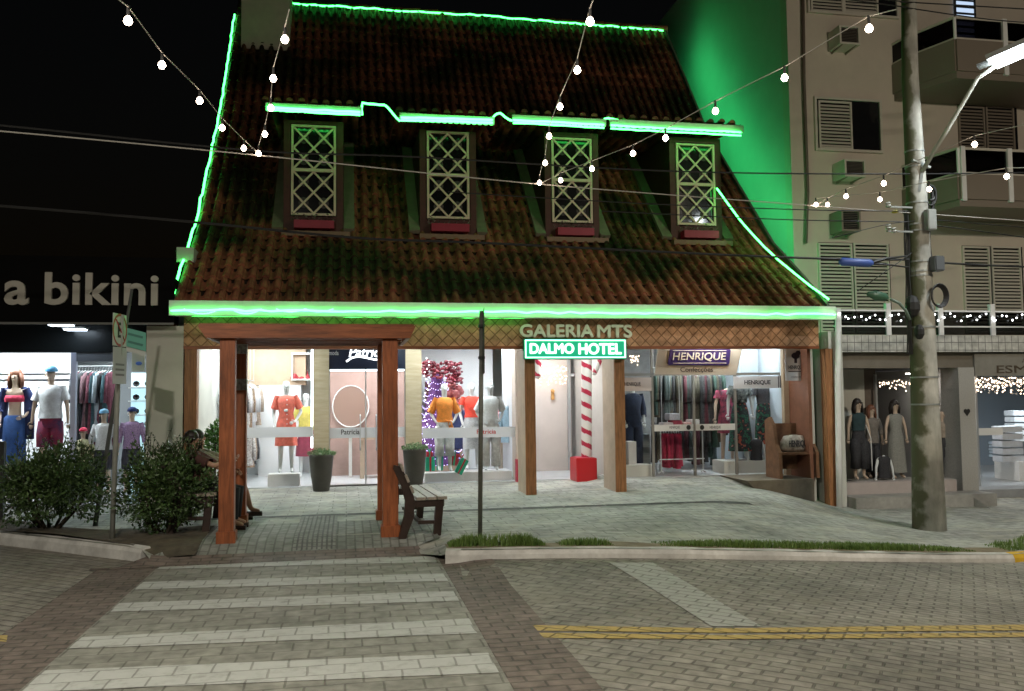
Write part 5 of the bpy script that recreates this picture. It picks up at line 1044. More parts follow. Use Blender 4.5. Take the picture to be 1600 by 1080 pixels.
w = opening(1265, -40, 1400, 21); wframe(1262, -44, 1404, 24, w); shutter(1267, -40, 1318, 21, parent=w); shutter(1318, -40, 1372, 21, parent=w)
w = opening(1281, 380, 1392, 520); shutter(1281, 380, 1334, 520, parent=w); shutter(1336, 380, 1391, 520, parent=w)
w = opening(1506, 385, 1600, 520); shutter(1507, 385, 1549, 520, parent=w); shutter(1552, 385, 1598, 520, parent=w)
M_sh2 = mat('brown shutter', (.24, .20, .16), .6)
w = opening(1498, 165, 1590, 245); shutter(1499, 166, 1540, 244, parent=w, m=M_sh2); shutter(1542, 166, 1586, 244, parent=w, m=M_sh2)
def aircon(p0, y0, p1, y1, label, open_=False):
    a, b, c, e = rect(p0, y0, p1, y1, YWf - .45); o = empty('air_conditioner', ((a + b) / 2, YWf - .2, c), label, 'air conditioner', 'air conditioners on the apartment block')
    mb = MB().box(a, b, YWf - .45, YWf - .002, c, c + .04).box(a, b, YWf - .45, YWf - .002, e - .04, e).box(a, a + .04, YWf - .45, YWf - .002, c + .04, e - .04).box(b - .04, b, YWf - .45, YWf - .002, c + .04, e - .04); mb.build('casing', M_sh2 if open_ else M_shutter, o)
    g_ = MB(); n = 9
    for i in range(n): z = lerp(c + .05, e - .05, (i + .5) / n); g_.box(a + .04, b - .04, YWf - .42, YWf - .40, z - .006, z + .006)
    g_.build('grille', mat('ac grille', (.12, .10, .08), .6), o); MB().box(a + .04, b - .04, YWf - .39, YWf - .37, c + .04, e - .04).build('coil', M_glass_dark, o)
    [MB().prism([(YWf - .42, c - .001), (YWf - .01, c - .001), (YWf - .01, c - .05)], 'x', x, x + .03).build('bracket', M_sh2, o) for x in (a + .06, b - .09)]
aircon(1312, 40, 1344, 69, 'boxy air conditioner high on the beige wall, topmost of three'); aircon(1320, 249, 1353, 276, 'boxy air conditioner below the half open shutter window'); aircon(1315, 328, 1345, 361, 'dark open air conditioner box above the lower shutters', True)
# drain pipe and wall cable
thing(MB().tube([P(1254, -60, YWf - .06), P(1256, 120, YWf - .06), P(1262, 300, YWf - .06), P(1259, 380, YWf - .06)], .035, 8), 'drain_pipe', mat('brown pipe', (.14, .11, .085), .6), 'thin brown drain pipe down the left edge of the beige apartment wall', 'pipe', smooth=True)
# balconies
def balcony(p0, ytop_l, ytop, ybot, slab, label, px_wall, posts, m_slab=M_sh2):
    """solid parapet with a chamfered left end and a railing on it"""
    Yb = YWf - 1.45; o = empty('balcony', (P(px_wall, ybot, YWf).x, YWf, P(px_wall, ybot, YWf).z), label, 'balcony', 'balconies of the apartment block')
    xa = P(px_wall, ybot, YWf).x; xb = P(p0, ybot, Yb).x; z0 = P(p0, ybot, Yb).z; z1 = P(p0, slab, Yb).z; zt_ = P(p0, ytop, Yb).z; far = 24
    poly = [(xa, YWf), (xa, YWf - .35), (xb, Yb), (far, Yb), (far, YWf)]
    MB().prism(poly, 'z', z0, z0 + .14).build('floor_slab', m_slab, o)
    pr = [(xa + .02, YWf - .36), (xb, Yb), (far, Yb)]; mb = MB(); gl = MB(); rl_ = MB()
    for p, q in zip([(xa, YWf - .005), ] + pr, pr):
        mb.bar((p[0], p[1], (z0 + z1) / 2 + .07), (q[0], q[1], (z0 + z1) / 2 + .07), .08, z1 - z0 - .14); gl.bar((p[0], p[1], (z1 + zt_) / 2), (q[0], q[1], (z1 + zt_) / 2), .015, zt_ - z1 - .05); rl_.bar((p[0], p[1], zt_), (q[0], q[1], zt_), .05, .05).bar((p[0], p[1], z1 + .02), (q[0], q[1], z1 + .02), .05, .04)
    mb.build('parapet', m_slab, o); gl.build('dark_glass', glass('balcony glass', (.10, .09, .10), .8), o); rl_.build('rail', M_shutter, o)
    for px_, w in posts: x = P(px_, slab, Yb).x; MB().box(x - w, x + w, Yb - .06, Yb + .04, z0 + .1, zt_ + .03).build('railing_post', M_white, o)
    for p in pr[:2]: MB().tube([(p[0], p[1], z1), (p[0], p[1], zt_)], .03, 8).build('corner_post', M_white, o)
balcony(1500, 60, 232, 322, 272, 'lower balcony with dark glass railing and pale posts behind the utility pole', 1412, ((1503, .05), (1576, .05)))
balcony(1495, 60, 28, 122, 62, 'upper balcony with dark glass railing crossed by the utility pole', 1396, ((1568, .05),))
# lit window strip upstairs
a, b, c, e = rect(1494, -30, 1522, 63, YWf - .06); lw = empty('lit_window', (a, YWf, c), 'narrow window glowing blue white above the upper balcony', 'window')
MB().box(a, b, YWf - .05, YWf - .03, c, e).build('glowing_pane', emit('blue window', (.5, .68, .95), .75), lw); mb = MB()
for k in range(1, 9): z = lerp(c, e, k / 9); mb.box(a - .02, b + .02, YWf - .07, YWf - .052, z - .022, z + .022)
mb.box(a - .04, a, YWf - .07, YWf - .03, c, e).box(b, b + .04, YWf - .07, YWf - .03, c, e).build('glazing_bars', M_dgrey, lw)
# ---------------- ground floor mannequins
def rm(px, py_top, Y, sc, label, **k):
    z = P(px, py_top, Y).z - 1.79 * sc; return mannequin(px, 0, Y, label, group='mannequins of the right shop window', sc=sc, z=z, **k)
YY = YT + .6
z0 = SF + .14
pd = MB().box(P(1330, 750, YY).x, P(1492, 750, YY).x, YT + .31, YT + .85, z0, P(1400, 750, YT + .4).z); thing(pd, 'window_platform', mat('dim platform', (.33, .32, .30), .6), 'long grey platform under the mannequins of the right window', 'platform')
zp = P(1400, 750, YT + .4).z
def rm2(px, py_top, Y, label, **k):
    H_ = P(px, py_top, Y).z - zp; return mannequin(px, 690, Y, label, group='mannequins of the right shop window', sc=H_ / 1.79, z=zp, **k)
o, j, pl = rm2(1342, 622, YY, 'long haired mannequin in a teal tank top and black trousers with a cane-like strap', m=M_skin, pose=armd); hair(o, M_hair, .28); trousers(o, j, blk, .25, 1.5); top(o, j, cloth('dark teal top', (.02, .045, .05)), 1.08, 0, .98); mb = MB().tube([(.17, -.02, 1.2), (.26, -.05, .9), (.27, -.05, .2)], .010, 6); mb.build('strap', M_white, o); pl()
o, j, pl = rm2(1400, 624, YY, 'dark haired mannequin in a long pale grey lace dress', m=M_skin, pose=armd); hair(o, M_hair, .2); dress(o, j, cloth('grey lace', (.30, .30, .27), (.18, .18, .165), 50), .15, 0, 1.25); pl()
o, j, pl = rm2(1363, 632, YY + .25, 'mannequin with brown hair and dark cardigan half hidden behind the teal topped one', m=M_skin, pose=armd); hair(o, M_brown_hair, .3); trousers(o, j, blk, .15); top(o, j, cloth('taupe', (.18, .16, .14)), .85, 1.5, 1.05); pl()
o, j, pl = rm2(1473, 640, YY, 'bald mannequin in a tan top and black trousers right of the utility pole', m=M_skin, pose=armd); trousers(o, j, blk, .1, 1.4); top(o, j, cloth('tan top', (.30, .25, .20)), 1.05, 0, 1); pl()
o, j, pl = mannequin(1380, 690, YT + .45, 'low torso form in a black tank top at the front of the right window', head=False, legs=False, pose=dict(armd), group='mannequins of the right shop window', sc=.68, z=zp - .56, m=M_skinm); top(o, j, blk, .88, 0, 1.06); pl()
a, b, c, e = rect(1484, 703, 1500, 718, YY - .15); hb_ = empty('handbag', ((a + b) / 2, YY - .1, c), 'white and brown handbag on a stand by the granite pillar', 'handbag'); MB().box(a, b, YY - .15, YY - .02, c, e).build('bag', M_white, hb_, bevel=.02); MB().tube([(a + .03, YY - .08, e), (a + .03, YY - .08, e + .15), (b - .03, YY - .08, e + .15), (b - .03, YY - .08, e)], .01, 6).build('strap', M_brownbench, hb_); MB().box((a + b) / 2 - .05, (a + b) / 2 + .05, YY - .12, YY - .04, zp, c).build('stand', M_dgrey, hb_)
icicles(1374, 1480, 594, 614, YT + 1.2, 'warm icicle lights along the top of the right mannequin window', seed=5, n=110, r=.014)
icicles(1526, 1660, 590, 617, YT + .8, 'bright icicle lights over the window of the far right shop', seed=6, n=170, r=.016)
es = empty('shop_sign', (P(1580, 585, YT + .12).x, YT + .1, zb0), 'pale name board above the icicle lights of the far right shop', 'sign'); a, b, c, e = rect(1523, 552, 1700, 587, YT + .1); MB().box(a, b, YT + .1, YT + .14, c, e).build('board', mat('taupe board2', (.25, .24, .21), .6, var=.1), es); a, b, c, e = rect(1557, 571, 1603, 583, YT + .1); text('ESM', (a, b, c, e), YT + .098, M_sh2 if 0 else mat('bronze letter', (.09, .07, .05), .4), 'lettering', es, .005, .0)
tg = MB().tube([P(x, y, YT + .09) for x, y in ((1598, 566), (1601, 560), (1606, 557), (1610, 560))], .012, 6); tg.build('emblem', MATS['bronze letter'], es)
# goods in the far right shop
for i, (p0, y0, p1, y1, c_) in enumerate(((1566, 664, 1600, 722, (.62, .66, .72)), (1560, 690, 1580, 715, (.45, .55, .65)), (1585, 640, 1604, 690, (.6, .63, .66)))):
    a, b, c, e = rect(p0, y0, p1, y1, YT + 1.6 + i * .4); mb = MB(); k = 5
    for q in range(k): z = lerp(c, e, q / k); mb.box(a + .01 * (q % 2), b - .012 * (q % 3), YT + 1.6 + i * .4, YT + 1.9 + i * .4, z, z + (e - c) / k * .82)
    thing(mb, 'linen_stack', mat('linen%d' % i, c_, .8, var=.1), 'stack of folded pale linen in the far right shop, %s' % ('the broad one in front', 'the low bluish one', 'the tall one at the back')[i], 'folded linen', 'linen stacks in the far right shop', bevel=.01)
thing(MB().box(P(1560, 0, YT + 1.5).x, 16, YT + 1.5, YT + 2.2, SF + .141, P(1575, 722, YT + 1.5).z), 'display_bench', M_white, 'long white display bench in the far right shop', 'display bench')
thing(MB().box(P(1529, 674, YT + .87).x, P(1567, 674, YT + .87).x, YT + .87, YT + .88, P(1548, 680, YT + .87).z, P(1548, 669, YT + .87).z), 'window_band', M_white, 'white printed band on the glass of the far right shop', 'glass band')
panel2(11.0, 12.4, YT + 1.2, YT + 1.5, zb0 - .05, 'dim ceiling light above the mannequins of the right window', emit('dim panel', (1, .96, .90), 20), 'ceiling lights of the right shops'); panel2(13.2, 15.5, YT + 1.6, YT + 2.1, zb0 - .05, 'cool ceiling light of the far right shop', emit('cool panel', (.85, .95, 1), 20), 'ceiling lights of the right shops')
# white downpipe and fallback at the house corner
a, b, c, e = rect(1303, 497, 1313, 790, 13.98); thing(MB().tube([P(1309, 500, 14.0), P(1309, 600, 14.0), P(1310, 700, 14.0), (P(1311, 780, 14.0).x, 14.0, -.28)], .05, 10), 'downpipe', M_white, 'white downpipe at the right front corner of the tiled house', 'pipe', smooth=True)
# ================================================================ street furniture
# pergola ----------------------------------------------------------
PG = empty('wooden_shelter', (-.45, 10.9, .15), 'reddish wooden post shelter with a flat beamed top over the crossing', 'shelter')
Y1, Y2 = 10.5, 11.75
def post(px0, px1, Y, z1, nm='post'):
    a, b = P(px0, 690, Y).x, P(px1, 690, Y).x; d = b - a; zf = walk_z(a, Y) - .02
    o = MB().box(a, b, Y, Y + d, zf, z1).build(nm, M_wood, PG, bevel=.006); t = MB().box(a - .022, b + .022, Y - .022, Y + d + .022, zf, zf + .15); t.build('post_foot', M_wood, o, bevel=.006)
    return o, a, b, d
zt = P(480, 530, Y1).z
f1, fa1, fb1, fd = post(342, 366, Y1, zt); f2, fa2, fb2, _ = post(598, 622, Y1, zt); r1, ra, rb_, rdp = post(364, 384, Y2, zt)
a = P(592, 690, Y2).x; r2, _, _, _ = post(590, 609, Y2, zt)
za, zb_ = P(480, 528, Y1 - .1).z, P(480, 508, Y1 - .1).z; xa, xb = P(319, 520, Y1).x, P(644, 520, Y1).x
def beam(Y, d, name='beam'):
    mb = MB().prism([(xa + .03, za), (xb - .03, za), (xb + .04, zb_), (xa - .07, zb_)], 'y', Y, Y + d); return mb.build(name, M_wood_h, PG)
beam(Y1 - .06, .05); beam(Y2 + .22, .05)
mb = MB()
for k in range(2):
    x = (xa + .02, xb - .07)[k]; mb.box(x, x + .05, Y1 - .009, Y2 + .219, za, zb_ - .003)
mb.build('side_beam', M_wood_h, PG)
mb = MB()
for k, (z_, y_) in enumerate(((za + .01, Y1 + .30), (za + .01, Y1 + .62), (za + .01, Y1 + .94), (za + .01, Y1 + 1.22))): mb.box(xa + .071, xb - .071, y_, y_ + .06, z_, z_ + .07)
mb.build('rafter', M_wood_h, PG); MB().box(xa - .05, xb + .02, Y1 - .04, Y2 + .25, zb_ + .002, zb_ + .02).build('roof_board', M_wood_h, PG)
# stickers on the rear post
for y0, y1, l in ((536, 553, 'upper torn white sticker on the left rear post of the wooden shelter'), (592, 610, 'lower torn white sticker on the left rear post of the wooden shelter')):
    aa, bb, c, e = rect(366, y0, 384, y1, Y2); thing(MB().box(aa, bb + .004, Y2 - .004, Y2 - .001, c, e).box(rb_ + .001, rb_ + .004, Y2 - .004, Y2 + rdp * .8, c, e), 'sticker', mat('torn sticker', (.55, .58, .58), .6, col2=(.14, .13, .11), vscale=22), l, 'sticker', 'stickers on the rear post')
# benches: slatted seat and curved back, seen from the end
def street_bench(x, y, rot, label, m=M_bench, slat=M_slat):
    o = empty('park_bench', (0, 0, 0), label, 'bench', 'dark wooden benches by the shelter'); L = 1.45
    for s in (0, L - .07):
        pr = [(-.36, 0), (-.24, 0), (-.16, .2), (-.135, .36), (.22, .36), (.24, .36), (.20, 0), (.28, 0), (.335, .42), (.335, .46), (-.13, .46), (-.16, .60), (-.24, .82), (-.33, .83), (-.27, .66), (-.23, .45), (-.24, .25)]
        MB().prism([(-.24, 0), (-.155, 0), (-.06, .25), (-.05, .44), (-.16, .44), (-.17, .28)], 'y', s, s + .07).build('leg', m, o)
        MB().prism([(-.05, .36), (.30, .36), (.30, .44), (-.05, .44)], 'y', s, s + .07).build('seat_rail', m, o)
        MB().prism([(.17, 0), (.255, 0), (.29, .36), (.20, .36)], 'y', s + .0, s + .07).build('leg', m, o)
        MB().prism([(-.16, .44), (-.05, .44), (-.10, .62), (-.21, .84), (-.29, .86), (-.30, .82), (-.20, .6)], 'y', s, s + .07).build('back_support', m, o)
        MB().prism([(-.01, .16), (.19, .16), (.19, .20), (-.01, .20)], 'y', s + .01, s + .06).build('stretcher', m, o)
    mb = MB()
    for k in range(3): mb.box(-.03 + k * .125, .08 + k * .125, -.03, L + .03, .442, .478)
    mb.build('seat', slat, o, bevel=.004); mb = MB()
    for x_, z_ in ((-.085, .57), (-.14, .70), (-.20, .83)): mb.obox((x_, L / 2, z_), (.03, L + .06, .095), (0, R(-22), 0))
    mb.build('backrest', slat, o, bevel=.004); MB().box(.0, .04, .07, L - .07, .16, .2).build('long_stretcher', m, o)
    o.location = (x, y, walk_z(x, y)); o.rotation_euler.z = R(rot); return o
bx = P(652, 830, 10.45).x + .02
street_bench(bx, 10.42, 4, 'dark wooden park bench with slatted seat right of the shelter posts')
lb = street_bench(P(350, 780, 11.2).x - .42, 11.15, 3, 'dark wooden park bench with pale slats behind the left shelter posts, a couple on it')
# planters -----------------------------------------------------------
def planter(px, py, Y, label, s=1.0, seed=1):
    p = P(px, py, Y); z = walk_z(p.x, Y); o = empty('tall_planter', (p.x, Y, z), label, 'planter', 'tapered planters by the shop door'); r = .21 * s
    h = P(px, py - 56, Y).z - z
    MB().lathe([(r * .62, 0), (r * .66, .01), (r * .88, h * .45), (r * 1.0, h * .93), (r * 1.03, h), (r * .92, h), (r * .9, h - .03)], (p.x, Y, z), 28).build('pot', M_planter, o, smooth=True)
    rd = random.Random(seed); mb = MB()
    for _ in range(420):
        t = rd.uniform(0, 6.28); q = rd.random() ** .5; c = Vector((p.x + math.cos(t) * q * r * 1.12, Y + math.sin(t) * q * r * 1.12, z + h - .02 + rd.random() * .13 * (1.15 - q * .8))); d = Vector((math.cos(t) * q + rd.uniform(-.7, .7), math.sin(t) * q + rd.uniform(-.7, .7), rd.uniform(.2, 1))).normalized(); u = d.cross(Vector((rd.random(), rd.random(), .3))).normalized(); l = rd.uniform(.025, .045); mb.add([c, c + d * l * .5 + u * l * .32, c + d * l, c + d * l * .5 - u * l * .32], [(0, 1, 2, 3)])
    mb.build('plant', mat('pale succulent', (.08, .22, .06), .5, col2=(.35, .48, .28), vscale=30), o); MB().lathe([(.001, 0), (r * .9, 0), (r * .9, .02), (.001, .02)], (p.x, Y, z + h - .06), 20).build('soil', M_dirt, o)
planter(502, 766, 15.75, 'tall dark tapered planter with pale green plants before the left stone pillar', 1.0, 2)
planter(648, 757, 16.0, 'tall dark tapered planter with pale green plants behind the park bench', 1.0, 3)
# leafy plant left of the shop
def leafball(name, cx, cy, zb, rx, ry, rz, n, label, cat='bush', seed=1, leaf=.05, cols=((.012, .028, .008), (.045, .085, .02)), stems=6, stem_h=None, group=None, spray=0):
    rd = random.Random(seed); o = empty(name, (cx, cy, zb), label, cat, group); mb = MB(); cz = zb + (stem_h or .2) + rz
    from mathutils import noise
    for i in range(n):
        v = Vector((rd.gauss(0, 1), rd.gauss(0, 1), rd.gauss(0, 1))).normalized(); f = 1 + .46 * noise.noise(v * 1.7 + Vector((seed, 0, 0))) + .26 * noise.noise(v * 4.3 + Vector((0, seed, 0))); q = rd.random() ** .42
        c = Vector((cx + v.x * rx * f * q, cy + v.y * ry * f * q, cz + v.z * rz * f * q))
        if noise.noise(c * 5.5) < -.28 and q > .6: continue
        if c.z < zb + .04: continue
        d = (v * .8 + Vector((rd.uniform(-1, 1), rd.uniform(-1, 1), rd.uniform(-.6, 1)))).normalized(); u = d.cross(Vector((rd.uniform(-1, 1), rd.uniform(-1, 1), 1))).normalized(); l = leaf * rd.uniform(.45, 1.45); w = d.cross(u) * l * .12
        mb.add([c, c + d * l * .5 + u * l * .26 + w, c + d * l, c + d * l * .5 - u * l * .26 + w], [(0, 1, 2, 3)])
    sm = MB()
    for k in range(spray):            # shoots standing out of the top
        t = rd.uniform(0, 6.28); b = Vector((cx + rd.uniform(-.6, .6) * rx, cy + rd.uniform(-.4, .4) * ry, cz + rz * .75)); e = b + Vector((rd.uniform(-.15, .15), rd.uniform(-.1, .1), rd.uniform(.12, .36))); sm.tube([b, e], [.005, .002], 4)
        for q in range(16):
            c = b.lerp(e, rd.uniform(.2, 1)); d = Vector((rd.uniform(-1, 1), rd.uniform(-1, 1), rd.uniform(-.2, 1))).normalized(); u = d.cross(Vector((0, .3, 1))).normalized(); l = leaf * rd.uniform(.5, .9); mb.add([c, c + d * l * .5 + u * l * .24, c + d * l, c + d * l * .5 - u * l * .24], [(0, 1, 2, 3)])
    for k in range(stems):
        t = 6.28 * k / stems + rd.random(); b = Vector((cx + math.cos(t) * .06, cy + math.sin(t) * .06, zb - .03)); m1 = b + Vector((math.cos(t) * rx * .3, math.sin(t) * ry * .3, (stem_h or .2) + .12)); e = Vector((cx + math.cos(t) * rx * .7, cy + math.sin(t) * ry * .7, cz + rz * rd.uniform(-.1, .6))); sm.tube([b, m1, e], [.022, .014, .005], 6)
    mb.build('crown', mat('leaf ' + name, cols[0], .45, col2=cols[1], vscale=7), o); sm.build('trunk', mat('stem bark', (.05, .038, .025), .9), o); return o
# small person-high plant seen behind the couple
# hedge bushes in the bed
BY = 12.0
q = P(80, 760, BY); leafball('rounded_bush', q.x, BY, walk_z(q.x, BY), .74, .58, .45, 13500, 'broad dark rounded bush at the left edge of the planting bed', seed=3, leaf=.052, cols=((.03, .06, .02), (.10, .17, .05)), stem_h=.12, spray=18, stems=9, group='bushes in the planting bed')
q = P(258, 760, 11.25); leafball('rounded_bush', q.x, 11.25, walk_z(q.x, 11.25), .56, .5, .49, 11500, 'lighter green bush with upright shoots beside the wooden shelter', seed=8, leaf=.05, cols=((.04, .09, .022), (.15, .26, .06)), stem_h=.06, spray=26, stems=8, group='bushes in the planting bed')
q = P(-60, 760, 13.2); leafball('rounded_bush', q.x, 13.2, .13, .5, .45, .42, 6000, 'dark bush cut by the left edge of the picture', seed=5, stem_h=.1, group='bushes in the planting bed')
q = P(335, 690, 14.6); leafball('potted_shrub', q.x, 14.6, .15, .16, .16, .35, 900, 'slim light green shrub at the left gallery post behind the couple', cat='shrub', seed=5, leaf=.07, cols=((.05, .16, .03), (.14, .32, .07)), stem_h=.55, stems=3)
# left dark post at frame edge
thing(MB().box(P(0, 700, 12.9).x - .1, P(6, 700, 12.9).x, 12.9, 13.0, .1, P(3, 690, 12.9).z), 'dark_bollard', M_dgrey, 'dark short post at the very left edge behind the bushes', 'post', bevel=.01)
# sign posts ----------------------------------------------------------
Yp = 10.02; sp = empty('street_sign', (P(750, 842, Yp).x, Yp, .15), 'grey street sign post seen edge on beside the grass tuft', 'road sign')
b_, t_ = P(750, 842, Yp), P(752.5, 486, Yp); b_.z = .1; MB().tube([b_, t_], .026, 12).build('pole', mat('weathered steel', (.14, .14, .12), .5, var=.25, metal=.3, vscale=9), sp, smooth=True)
c_ = P(753, 485, Yp).z; d_ = P(753, 584, Yp).z
MB().obox((P(754.5, 535, Yp).x, Yp - .06, (c_ + d_) / 2), (.45, .004, c_ - d_), (0, 0, R(83))).build('sign_plate', mat('dark plate back', (.03, .032, .033), .5), sp)
for z in (lerp(d_, c_, .25), lerp(d_, c_, .75)): MB().obox((P(752, 535, Yp).x, Yp - .01, z), (.07, .09, .03)).build('clamp', M_dgrey, sp)
Yp = 11.15; np_ = empty('street_sign', (P(178, 838, Yp).x, Yp, .14), 'pole with a no parking sign turned aside and a small plate, between the bushes', 'road sign')
b_, t_ = P(175, 838, 11.0), P(190, 492, 11.0); b_.z = .1; zc_ = lambda y: P(186, y, 11.0).z
MB().tube([b_, P(184, 600, 11.0), t_], .030, 12).build('pole', mat('grey pole paint', (.30, .31, .28), .5, var=.15), np_, smooth=True)
def plate(y0, y1, name, m, w=.36, parent=np_):
    c = P(187, (y0 + y1) / 2, 10.95); h = zc_(y0) - zc_(y1); ang = R(80); o = MB().obox((c.x, c.y, c.z), (w, .006, h), (0, 0, ang)).build(name, m, parent); return o, c, h, ang
pw = mat('sign white', (.55, .58, .54), .4)
o1, c, h, ang = plate(491, 541, 'no_parking_plate', pw)
M1 = Matrix.Translation(c) @ Matrix.Rotation(ang, 4, 'Z')
# ring, bar and letter are thin shapes lying on the plate's face
mb = MB(); n = 28
for k in range(n):
    t, u = math.tau * k / n, math.tau * (k + 1) / n; mb.add([(r_ * math.cos(v), -.0045, r_ * math.sin(v)) for r_, v in ((.165, t), (.195, t), (.195, u), (.165, u))], [(0, 1, 2, 3)])
mb.xform(M1).build('red_ring', mat('sign red', (.4, .03, .03), .4), o1)
text('E', (-.06, .06, -.09, .09), -.0045, M_cable, 'letter', o1, .0005, .02, mx=M1)
MB().bar((-.12, -.0065, .12), (.12, -.0065, -.12), .02, .001, up=(0, 0, 1)).xform(M1).build('red_slash', MATS['sign red'], o1)
o2, c, h, ang = plate(543, 600, 'lower_plate', mat('sign grey white', (.45, .47, .46), .35)); M2 = Matrix.Translation(c) @ Matrix.Rotation(ang, 4, 'Z')
mb = MB(); [mb.add([(-.12, -.0045, z), (.12, -.0045, z), (.12, -.0045, z + .025), (-.12, -.0045, z + .025)], [(0, 1, 2, 3)]) for z in (-.12, -.06, 0)]; mb.xform(M2).build('faded_lines', mat('faded ink', (.2, .2, .2), .6), o2)
# leaning pole with street name plates
ln = empty('street_name_sign', (P(148, 818, 12.2).x, 12.2, .14), 'thin leaning pole with pale green street name plates between the bushes', 'street name sign')
lb_, lt_ = P(148, 818, 12.2), P(206, 452, 12.2); lb_.z = .1; MB().tube([lb_, lt_], [.03, .018], 10).build('pole', mat('dark pole paint', (.10, .105, .10), .5, var=.2), ln, smooth=True)
pg = mat('pale green plate', (.12, .42, .32), .45); pp = [P(x, y, 12.15) for x, y in ((197, 512), (228, 520), (228, 549), (197, 541))]
MB().prism([(p.x, p.z) for p in pp], 'y', 12.15, 12.16).build('name_plate', pg, ln); 
for k, (u, v) in enumerate(((.08, .92), )): pass
mb = MB()
for t in (.30, .72):
    p, q = pp[0].lerp(pp[3], t), pp[1].lerp(pp[2], t); mb.bar((lerp(p.x, q.x, .1), 12.147, lerp(p.z, q.z, .1)), (lerp(p.x, q.x, .85), 12.147, lerp(p.z, q.z, .85)), .03, .004, up=(0, 1, 0))
mb.build('faint_lettering', mat('dark green ink', (.05, .2, .16), .5), ln)
pp = [P(x, y, 12.17) for x, y in ((197, 541), (228, 549), (228, 557), (197, 549))]; MB().prism([(p.x, p.z) for p in pp], 'y', 12.165, 12.172).build('lower_strip', pw, ln)
# ---------------- signs on the house front ------------------------------------
g1 = empty('house_sign', (P(900, 527, YE).x, YE - .05, P(900, 527, YE).z), 'pale block letters of the gallery name on the lattice fascia', 'sign')
GLT = mat('sage letter', (.86, .92, .70), .5)
a, b, c, e = rect(813, 507.5, 927, 526.5, YE - .06); text('GALERIA', (a, b, c, e), YE - .03, GLT, 'lettering', g1, .015, 0, 1.02, heavy=.010)
a, b, c, e = rect(934, 508, 987, 527, YE - .06); text('MTS', (a, b, c, e), YE - .03, GLT, 'lettering', g1, .015, 0, heavy=.010)
YH = YE - .16; g2 = empty('neon_sign', (P(900, 561, YH).x, YH, P(900, 561, YH).z), 'green hotel sign with glowing white green letters and border between the gallery posts', 'sign')
a, b, c, e = rect(820.5, 531, 977.5, 559.5, YH); MB().box(a - .02, b + .02, YH + .01, YH + .12, c - .02, e + .02).build('box', mat('green sign box', (.0, .26, .13), .4), g2, bevel=.01)
MB().box(a + .03, b - .03, YH + .0, YH + .009, c + .03, e - .03).build('backlit_face', emit('sign green', (0, .55, .28), .45, (0, .2, .1)), g2)
NE = emit('neon mint', (.30, 1, .66), 2.6)
t = .02; MB().box(a, b, YH - .01, YH + .009, e - t, e).box(a, b, YH - .01, YH + .009, c, c + t).box(a, a + t, YH - .01, YH + .009, c + t, e - t).box(b - t, b, YH - .01, YH + .009, c + t, e - t).build('neon_border', NE, g2)
LT = emit('neon letter', (.62, 1, .82), 1.5)
a, b, c, e = rect(828, 537, 896, 552.5, YH); text('DALMO', (a, b, c, e), YH - .01, LT, 'lettering', g2, .008, 0, heavy=.008); a, b, c, e = rect(904, 537, 970, 553.5, YH); text('HOTEL', (a, b, c, e), YH - .01, LT, 'lettering', g2, .008, 0, heavy=.008)
# ---------------- utility pole ---------------------------------------------------
YU = 11.3
for _ in range(4): pb_ = P(1452, 822, YU); YU = YU
UX = PZ(1452, 823, -.20); UY = UX.y; ux = UX.x
pole = empty('utility_pole', (ux, UY, walk_z(ux, UY)), 'mossy concrete utility pole carrying cables and the street lamp', 'utility pole')
pts = [P(x, y, UY) for x, y in ((1419, -60), (1422, 120), (1432, 300), (1440, 480), (1446, 650), (1452, 822))]; pts[-1].z = walk_z(ux, UY) - .05
wd = [(14, ), ]; rr = [P(1420 + w, 300, UY).x - P(1420, 300, UY).x for w in (9.5, 11, 13.5, 16, 18.5, 22)]
shaft = MB().tube(pts, rr, 20).build('shaft', M_concrete, pole, smooth=True)
nn_ = M_concrete.node_tree; N_ = nn_.nodes; b0 = N_['Principled BSDF']; old_ = b0.inputs['Base Color'].links[0].from_socket
ge = N_.new('ShaderNodeNewGeometry'); sx_ = N_.new('ShaderNodeSeparateXYZ'); nn_.links.new(ge.outputs['Normal'], sx_.inputs[0]); no_ = N_.new('ShaderNodeTexNoise'); no_.inputs['Scale'].default_value = 3.5; no_.inputs['Detail'].default_value = 8; nn_.links.new(ge.outputs['Position'], no_.inputs[0])
a_ = N_.new('ShaderNodeMath'); a_.operation = 'MULTIPLY_ADD'; a_.inputs[1].default_value = -.45; nn_.links.new(sx_.outputs[0], a_.inputs[0]); nn_.links.new(no_.outputs[0], a_.inputs[2])
r_m = N_.new('ShaderNodeValToRGB'); r_m.color_ramp.elements[0].position = .70; r_m.color_ramp.elements[1].position = .84; nn_.links.new(a_.outputs[0], r_m.inputs[0])
mo = N_.new('ShaderNodeMix'); mo.data_type = 'RGBA'; nn_.links.new(r_m.outputs[0], mo.inputs[0]); nn_.links.new(old_, mo.inputs[6]); mo.inputs[7].default_value = (.11, .115, .065, 1); nn_.links.new(mo.outputs[2], b0.inputs['Base Color'])
def pat(y): 
    ys = [-60, 120, 300, 480, 650, 822]
    for k in range(5):
        if y <= ys[k + 1]: t = (y - ys[k]) / (ys[k + 1] - ys[k]); return pts[k].lerp(pts[k + 1], t), lerp(rr[k], rr[k + 1], t)
    return pts[-1], rr[-1]
for y in (238, 262, 318, 352, 362, 410, 425, 432, 512, 590, 632):
    c, r = pat(y); MB().tube([c - Vector((0, 0, .012)), c + Vector((0, 0, .012))], r + .008, 20).build('steel_band', M_galv, pole)
